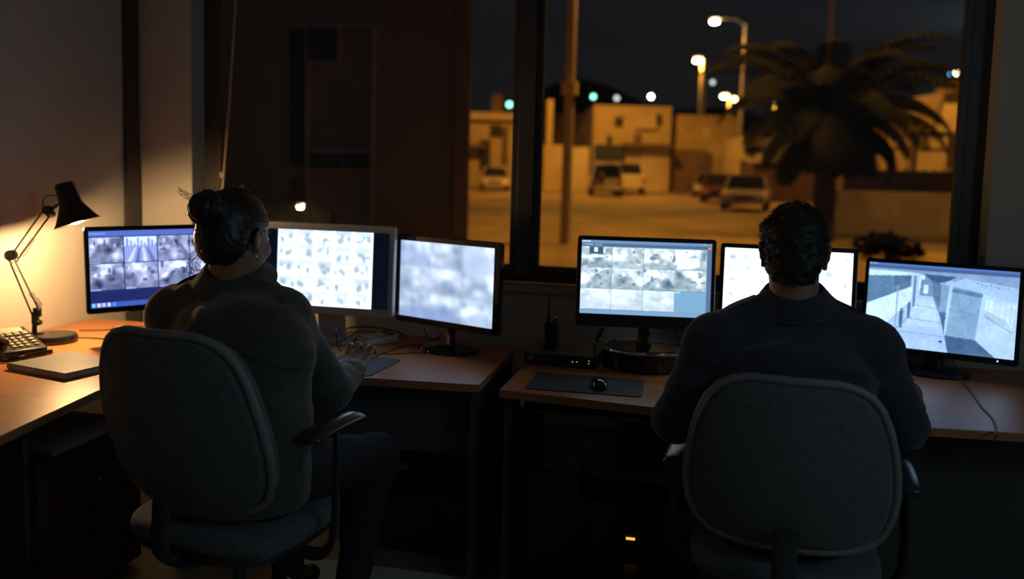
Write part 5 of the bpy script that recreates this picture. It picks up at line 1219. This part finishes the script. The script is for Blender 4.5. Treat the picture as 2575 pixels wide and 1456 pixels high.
def hand_prims(F_, wrist, fwd, side, up, curl=0.5, s=1.0, thumb=1):
    """side points to the thumb side; fingers of unequal length, bent at the knuckles"""
    f_, sd, u = [A3(Vector(v).normalized()) for v in (fwd, side, up)]; w = A3(wrist)
    T = lambda a, b, c: w + (f_*a + sd*b + u*c)*s
    F_.cone(T(-0.03, 0, 0), T(0.012, 0, 0), 0.024*s, 0.024*s, 0.015, sd, 1.25)
    F_.cone(T(0.02, 0.012, 0.002), T(0.078, 0.020, 0.010), 0.017*s, 0.012*s, 0.015, sd, 1.5); F_.cone(T(0.02, -0.012, 0.002), T(0.074, -0.022, 0.008), 0.016*s, 0.012*s, 0.015, sd, 1.5)
    for i, (b, L, k_) in enumerate(((0.034, 0.92, 0.0), (0.012, 1.0, 0.1), (-0.010, 0.94, 0.16), (-0.031, 0.76, 0.22))):
        p = np.array([0.080 - abs(b)*0.12, b, 0.010]); a = 0.25; seg = [0.042*L, 0.026*L, 0.020*L]; r = [0.0098, 0.0088, 0.0080, 0.0070]
        sp = b*1.4
        for q in range(3):
            n_ = p + np.array([math.cos(a)*seg[q], sp*seg[q]*1.6, math.sin(a)*seg[q]]); F_.cone(T(*p), T(*n_), r[q]*s, r[q+1]*s, 0.004); p = n_; a -= (curl + k_)*(1.15 if q == 0 else 0.8)
    if thumb:
        F_.cone(T(0.012, 0.022, -0.006), T(0.045, 0.050, -0.014), 0.016*s, 0.012*s, 0.012); F_.cone(T(0.045, 0.050, -0.014), T(0.075, 0.056, -0.022), 0.011*s, 0.010*s, 0.004); F_.cone(T(0.075, 0.056, -0.022), T(0.096, 0.050, -0.028), 0.0098*s, 0.008*s, 0.003)
def person(label, J, skin_h, jacket_m, wide, body_r, head_c, head_rz, head_pitch, female, col_up=0.0, col_s=1.0):
    """J: joints in world coordinates"""
    root = Vector((J['pelvis'].x, J['pelvis'].y, 0))
    lat = A3((J['shR']-J['shL']).normalized()); fw = np.cross(np.array([0, 0, 1.0]), lat); fw /= np.linalg.norm(fw)
    R = np.array(Matrix.Rotation(head_rz, 3, 'Z') @ Matrix.Rotation(head_pitch, 3, 'X')); hc = A3(head_c)
    P = {k: A3(v) for k, v in J.items() if k[:2] not in ('hu', 'hf', 'hs', 'cu')}
    allp = np.array(list(P.values()) + [hc]); lo = allp.min(0)-0.22; hi = allp.max(0)+0.22; lo[2] = -0.01
    def torso(F_, g):
        br = body_r
        F_.cone(P['pelvis'], P['waist'], br[0]+g, br[1]+g, 0.05, lat, wide[0]); F_.cone(P['waist'], P['chest'], br[1]+g, br[2]+g, 0.05, lat, wide[1])
        F_.cone(P['chest'], P['chest']*0.35 + (P['shL']+P['shR'])*0.325 - fw*0.01, br[2]+g, br[3]+g, 0.06, lat, wide[2])
        F_.cone(P['shL'], P['shR'], 0.060+g, 0.060+g, 0.04); nb_ = P['neck']
        for k_ in ('shL', 'shR'): F_.cone(nb_, P[k_]+np.array([0, 0, 0.006]), 0.050+g, 0.058+g, 0.05)
    def arms(F_, g, cut=0.0):
        for s_ in ('L', 'R'):
            a, b, c = P['sh'+s_], P['el'+s_], P['wr'+s_]; c2 = c + (b-c)*cut
            F_.cone(a, b, 0.062+g*1.05, 0.046+g*1.2, 0.035); F_.cone(b, c2, 0.045+g*1.2, 0.030+g*1.1, 0.02)
    def legs(F_, g):
        for s_ in ('L', 'R'):
            F_.cone(P['hip'+s_], P['kn'+s_], 0.088+g, 0.062+g, 0.04); F_.cone(P['kn'+s_], P['an'+s_], 0.060+g, 0.040+g, 0.02)
        F_.cone(P['hipL'], P['hipR'], 0.10+g, 0.10+g, 0.04)
    # body: one surface from head to feet
    B = Field(lo, hi, skin_h); torso(B, 0); arms(B, 0); legs(B, -0.006)
    for s_ in ('L', 'R'): B.cone(P['an'+s_], P['toe'+s_], 0.034, 0.026, 0.02)
    Th = head_prims(B, hc, R, 1.0, True, 1.12 if female else 1.0)
    B.cone(P['neck'] - np.array([0, 0, 0.02]), Th(0, -0.022, -0.045), 0.062 if not female else 0.060, 0.058, 0.03)
    hand_prims(B, J['wrR'], J['hfR'], J['hsR'], J['huR'], J['curlR'], J.get('hs', 1.0)); hand_prims(B, J['wrL'], J['hfL'], J['hsL'], J['huL'], J['curlL'], 1.0)
    V, Q = B.mesh(); WM_root = Matrix.Translation(root)
    inv = V - A3(root); me_o = None
    o = vq_obj('person', V, Q, SKIN, None, 1)
    # move the origin to the feet of the seat
    me = o.data; co = np.empty(len(me.vertices)*3); me.vertices.foreach_get('co', co); co = co.reshape(-1, 3) - A3(root); me.vertices.foreach_set('co', co.ravel()); o.location = root; WM[o] = WM_root
    tag(o, label, 'person')
    # eyes
    for sg in (-1, 1):
        e = Th(sg*0.031, 0.0905, 0.005); MB().ball(tuple(e), 0.0105, 14).build('eye', mat('eye_white', (0.6, 0.58, 0.55), 0.15), o)
    # jacket
    g = 0.016; C = Field(lo, hi, 0.007); torso(C, g); arms(C, g, 0.12)
    C.cone(P['pelvis']-np.array([0, 0, 0.03]), P['waist'], body_r[0]+g*1.2, body_r[1]+g, 0.04, lat, wide[0])
    X, Y, Z = C.grid()
    # cut neck hole and hem
    C.cone(P['neck']+np.array([0, 0, 0.035]), P['neck']+np.array([0, 0, 0.16]), 0.066, 0.11, 0.010, sub=True)
    band_noise(C, 0.0045, 0.07, 3, (1, 1, 1.6)); band_noise(C, 0.0022, 0.025, 4, (1, 1, 2.2))
    yz = P['chest'][2] + 0.045 - 0.09*np.clip(np.abs((X-P['chest'][0])*lat[0]+(Y-P['chest'][1])*lat[1])/0.25, 0, 1)**2
    m = (np.abs(C.f) < 0.02) & ((X-P['chest'][0])*fw[0]+(Y-P['chest'][1])*fw[1] < 0)
    C.f[m] += (0.0045*np.exp(-((Z-yz)/0.006)**2) - 0.004*np.exp(-((Z-yz-0.012)/0.012)**2))[m]
    hem = P['pelvis'][2] - 0.075; C.f = np.maximum(C.f, (hem-Z).astype(np.float32))
    V, Q = C.mesh(); jk = vq_obj('jacket', V, Q, jacket_m, o, 2)
    # collar: a standing band around the neck
    ncx = A3(P['neck'])*0.5 + (Th(0, -0.022, -0.10))*0.5
    ax = Vector(tuple(Th(0, -0.022, -0.045) - P['neck'])).normalized(); q = Vector((0, 0, 1)).rotation_difference(ax).to_matrix().to_4x4()
    cM = Matrix.Translation(Vector(tuple(P['neck'])) + Vector(tuple(fw))*0.006 + Vector((0, 0, col_up))) @ q @ Matrix.Rotation(math.atan2(lat[1], lat[0]), 4, 'Z') @ Matrix.Diagonal((col_s, 1.05*col_s, 1, 1))
    MB().lathe([(0.112, -0.006), (0.117, 0.000), (0.104, 0.014), (0.090, 0.034), (0.080, 0.048), (0.077, 0.051), (0.0735, 0.046), (0.076, 0.026), (0.088, 0.0)], cM, 40).build('collar', jacket_m, jk, M=None)
    # cuffs
    for s_ in ('L', 'R'):
        a, c = P['el'+s_], P['wr'+s_]; d = Vector(tuple(c-a)).normalized(); q = Vector((0, 0, 1)).rotation_difference(d).to_matrix().to_4x4()
        MB().lathe([(0.048, -0.045), (0.0505, -0.04), (0.050, -0.002), (0.047, 0.0), (0.044, -0.006), (0.043, -0.045)], Matrix.Translation(Vector(tuple(c + (a-c)*0.11))) @ q, 28, close=True).build('cuff', jacket_m, jk)
    # shoulder straps
    for s_, sg in (('L', -1), ('R', 1)):
        a = P['neck']*0.50 + P['sh'+s_]*0.50; b = P['sh'+s_]; o1 = a + np.array([0, 0, 0.076]); o2 = b + np.array([0, 0, 0.070]) + (b-P['neck'])*0.15; md = (o1+o2)/2 + np.array([0, 0, 0.010])
        st = MB(); L = smooth_pts([tuple(o1), tuple(md), tuple(o2)], 5); w_ = Vector(tuple(fw))*0.024
        vs = []
        for p_ in L: vs += [p_ - w_, p_ + w_, p_ + w_ + Vector((0, 0, 0.007)), p_ - w_ + Vector((0, 0, 0.007))]
        fs = [(i*4+k, i*4+(k+1) % 4, i*4+4+(k+1) % 4, i*4+4+k) for i in range(len(L)-1) for k in range(4)] + [(3, 2, 1, 0), tuple((len(L)-1)*4+k for k in range(4))]
        st.add(vs, fs); st.build('shoulder_strap', jacket_m, jk, bevel=0.0012)
    # trousers, shoes
    D = Field(lo, hi, 0.009); legs(D, 0.012); band_noise(D, 0.005, 0.06, 9); X, Y, Z = D.grid()
    D.f = np.maximum(D.f, (Z - (P['hipL'][2]+0.10)).astype(np.float32)); V, Q = D.mesh(); tr_ = vq_obj('trousers', V, Q, TRO, o, 2)
    for s_ in ('L', 'R'):
        a, t_ = P['an'+s_], P['toe'+s_]; d = (t_-a); d[2] = 0; L_ = np.linalg.norm(d); d /= L_; z0 = t_[2]-0.03
        lo2 = np.minimum(a, t_)-0.12; hi2 = np.maximum(a, t_)+0.12; S = Field(lo2, hi2, 0.006)
        hb = a - d*0.045; hb[2] = z0+0.035; S.cone(hb, t_ + np.array([0, 0, 0.006]), 0.036, 0.032, 0.02, np.array([-d[1], d[0], 0]), 1.15); S.cone(a - d*0.005 + np.array([0, 0, -0.01]), hb + np.array([0, 0, 0.03]), 0.047, 0.042, 0.02)
        X, Y, Z = S.grid(); S.f = np.maximum(S.f, np.maximum(z0-Z, Z-(a[2]+0.03)).astype(np.float32)); V, Q = S.mesh(); vq_obj('shoe', V, Q, SHOE, o, 1)
    return o, Th, R, hc, P, fw, lat
def strands(V, Q, c, n, L0, L1, r, curl, seed, filt=None):
    rs = np.random.RandomState(seed); mb = MB(); cen = V[Q].mean(1); k = rs.choice(len(Q), n*3)
    cnt = 0
    for q in k:
        p = cen[q]
        if filt is not None and not filt(p): continue
        nrm = np.cross(V[Q[q][2]]-V[Q[q][0]], V[Q[q][3]]-V[Q[q][1]]); nl = np.linalg.norm(nrm)
        if nl < 1e-12: continue
        nrm /= nl; L = rs.uniform(L0, L1); t1 = np.cross(nrm, rs.randn(3)); t1 /= np.linalg.norm(t1)+1e-9; t2 = np.cross(nrm, t1); ph = rs.rand()*6
        pts = [p - nrm*0.003 + nrm*L*t + (t1*(math.cos(ph+t*curl)-math.cos(ph)) + t2*(math.sin(ph+t*curl)-math.sin(ph)))*L*0.28 for t in (0, 0.25, 0.5, 0.75, 1.0)]
        mb.tube([tuple(x) for x in pts], [r, r, r*0.9, r*0.7, r*0.35], 3, cap=False); cnt += 1
        if cnt >= n: break
    return mb

# ---- the man at the right
CHM = Matrix.Translation(Vector(M_CH)) @ Matrix.Rotation(M_RZ, 4, 'Z'); ml = lambda x, y, z: CHM @ Vector((x, y, z))
JM = dict(pelvis=ml(0, -0.07, 0.60), waist=ml(0, -0.075, 0.78), chest=ml(0, -0.045, 0.96), neck=onv(1999, 768, 2.38),
    shL=onv(1800, 868, 2.38), shR=onv(2182, 880, 2.38), elL=onv(1700, 1055, 2.36), elR=onv(2272, 1072, 2.38), wrL=onv(1850, 985, 2.80), wrR=onv(2278, 985, 2.80),
    hipL=ml(-0.09, -0.05, 0.585), hipR=ml(0.09, -0.05, 0.585), knL=ml(-0.14, 0.40, 0.56), knR=ml(0.15, 0.40, 0.56), anL=ml(-0.13, 0.42, 0.11), anR=ml(0.14, 0.40, 0.11), toeL=ml(-0.15, 0.58, 0.03), toeR=ml(0.17, 0.56, 0.03))
for s_ in 'LR': JM['hu'+s_] = Vector((0, 0, 1))
JM['hfR'] = Vector((0.10, 1, -0.10)); JM['hsR'] = Vector((-1, 0.10, 0)); JM['hfL'] = Vector((0.25, 1, -0.12)); JM['hsL'] = Vector((1, -0.25, 0)); JM['curlR'] = 0.45; JM['curlL'] = 0.4
SH = 0.0
man, Tm, Rmn, hcm, PM_, fwm, latm = person('person in dark navy uniform jacket with short curly black hair seated before the right-hand monitors', JM, 0.005, JAC_M,
    (1.25, 1.30, 1.50), (0.125, 0.125, 0.125, 0.075), onv(1998, 636, 2.38), rad(-5.5), rad(-6), False)
Hh = Field(hcm-0.17, hcm+0.17, 0.0042)
Hh.ell(Tm(0, -0.014, 0.036), np.array([0.083, 0.104, 0.098]), Rmn, 0.01); Hh.ell(Tm(0, -0.055, -0.028), np.array([0.073, 0.055, 0.075]), Rmn, 0.03); Hh.ell(Tm(0, 0.02, 0.085), np.array([0.064, 0.085, 0.048]), Rmn, 0.02)
Hh.ell(Tm(-0.070, -0.01, 0.060), np.array([0.022, 0.05, 0.028]), Rmn, 0.015)
X, Y, Z = Hh.grid(); Lc = (np.stack([X, Y, Z], -1)-hcm)@Rmn
cutz = -0.078 + np.maximum(0, Lc[..., 1]+0.045)*1.15 - np.maximum(0, -Lc[..., 1]-0.05)*0.2
cutf = np.where(Lc[..., 1] > 0.05, 0.055 + (Lc[..., 1]-0.05)*0.9, cutz)
Hh.f = np.maximum(Hh.f, (cutf - Lc[..., 2]).astype(np.float32)*0.8); band_noise(Hh, 0.0048, 0.016, 21); band_noise(Hh, 0.0022, 0.008, 22)
V, Q = Hh.mesh(); hairm = vq_obj('hair', V, Q, HAIRC, man, 0)
up_ = lambda p: ((p-hcm)@Rmn)[2] > -0.045
strands(V, Q, hcm, 2600, 0.006, 0.013, 0.00075, 5.0, 5, up_).build('curls', HAIRC, hairm, smooth=False)
# ---- the woman at the left
CHW = Matrix.Translation(Vector(W_CH)) @ Matrix.Rotation(W_RZ, 4, 'Z'); wl = lambda x, y, z: CHW @ Vector((x, y, z))
JW = dict(pelvis=wl(0.02, -0.05, 0.635), waist=wl(0.02, -0.06, 0.80), chest=wl(0.01, -0.02, 0.97), neck=onv(588, 715, 2.50),
    shL=onv(446, 792, 2.60), shR=onv(706, 805, 2.46), elL=onv(425, 940, 2.72), elR=onv(832, 980, 2.66), wrL=onv(560, 905, 3.02), wrR=onv(886, 934, 2.95),
    hipL=wl(-0.09, -0.03, 0.62), hipR=wl(0.12, -0.03, 0.62), knL=wl(-0.14, 0.42, 0.58), knR=wl(0.20, 0.42, 0.56), anL=wl(-0.12, 0.40, 0.12), anR=wl(0.14, 0.38, 0.12), toeL=wl(-0.14, 0.56, 0.03), toeR=wl(0.15, 0.54, 0.03))
for s_ in 'LR': JW['hu'+s_] = Vector((0, 0, 1))
JW['hfR'] = Vector((-0.12, 1, 0.34)); JW['hsR'] = Vector((-1, -0.12, 0.0)); JW['hs'] = 1.18; JW['hfL'] = Vector((0.15, 1, -0.12)); JW['hsL'] = Vector((1, -0.15, 0)); JW['huR'] = Vector((0.0, -0.34, 1)); JW['curlR'] = 0.62; JW['curlL'] = 0.4
woman, Tw, Rw, hcw, PW_, fww, latw = person('person in dark olive uniform jacket with black hair in a bun, seated at left', JW, 0.0045, JAC_W,
    (1.32, 1.34, 1.45), (0.150, 0.150, 0.138, 0.080), onv(594, 594, 2.48), rad(-10), rad(-10), True, 0.012, 1.0)
Hw = Field(hcw-0.24, hcw+0.24, 0.0045)
Hw.ell(Tw(0, -0.016, 0.036), np.array([0.084, 0.110, 0.100]), Rw, 0.01); Hw.ell(Tw(0, -0.065, -0.020), np.array([0.074, 0.056, 0.075]), Rw, 0.03)
Hw.ell(Tw(-0.005, -0.128, 0.062), np.array([0.050, 0.042, 0.050]), Rw, 0.006)
X, Y, Z = Hw.grid(); Lc = (np.stack([X, Y, Z], -1)-hcw)@Rw
cutz = np.where(Lc[..., 1] < -0.036, -0.088, np.where(Lc[..., 1] < -0.008, -0.088 + (Lc[..., 1]+0.036)*3.9, 0.021 + np.maximum(0, Lc[..., 1]-0.05)*0.9))
Hw.f = np.maximum(Hw.f, (cutz - Lc[..., 2]).astype(np.float32)*0.8); Hw.f = np.maximum(Hw.f, 0)*1 + np.minimum(Hw.f, 0)
# combed grooves running back to the bun, coil marks on the bun
bc_ = np.array([-0.005, -0.128, 0.062]); rel = Lc - bc_; ang = np.arctan2(rel[..., 0], rel[..., 2]); rad_ = np.sqrt(rel[..., 0]**2 + rel[..., 2]**2)
m = np.abs(Hw.f) < 0.012; inb = np.sqrt((rel**2).sum(-1)) < 0.056
Hw.f[m & ~inb] += (0.0008*np.sin(ang*46 + 4*np.sin(rad_*40)))[m & ~inb].astype(np.float32); Hw.f[m & inb] += (0.0028*np.sin(rad_*330 + ang*1.5))[m & inb].astype(np.float32)
band_noise(Hw, 0.0020, 0.03, 31)
V, Q = Hw.mesh(); hairw = vq_obj('hair', V, Q, HAIRM, woman, 0)
st = strands(V, Q, hcw, 420, 0.008, 0.026, 0.0005, 3.5, 6, lambda p: True)
rs_ = np.random.RandomState(4)
for i in range(16):     # curls at the nape and wisps at the bun
    a = Tw(-0.050 + 0.02*rs_.rand(), -0.085 - 0.02*rs_.rand(), -0.065 - 0.012*rs_.rand()); n = 10; rr = 0.010 + 0.010*rs_.rand(); ph = rs_.rand()*2
    st.tube([tuple(a + Rw@np.array([-rr*math.sin(ph+j*0.45)*1.2 - 0.0012*j, -0.0012*j, -0.0022*j + rr*math.cos(ph+j*0.45) - rr])) for j in range(n)], 0.0006, 3, cap=False)
for i in range(9):
    a = Tw(-0.03, -0.160, 0.075+0.006*i/4); d = np.array([-0.6-0.05*i, -0.35, 0.45+0.1*rs_.randn()])
    st.tube([tuple(a + Rw@(d*t*0.055*(1-0.05*i) + np.array([0, 0, 0.008*math.sin(t*3+i)]))) for t in (0, 0.25, 0.5, 0.75, 1)], 0.0006, 3, cap=False)
st.build('loose_strands', HAIRM, hairw, smooth=False)
ep = Tw(0.088, -0.004, -0.050)
MB().tube([tuple(ep + Rw@np.array([0.001, 0.008*math.cos(a), 0.008*math.sin(a)-0.004])) for a in [2*PI*i/14 for i in range(14)]], 0.0014, 6, closed=True).build('earring', STEEL, woman)
ep = Tw(0.089, -0.006, -0.036); MB().ball(tuple(ep), 0.0032, 10).build('earring', STEEL, woman)
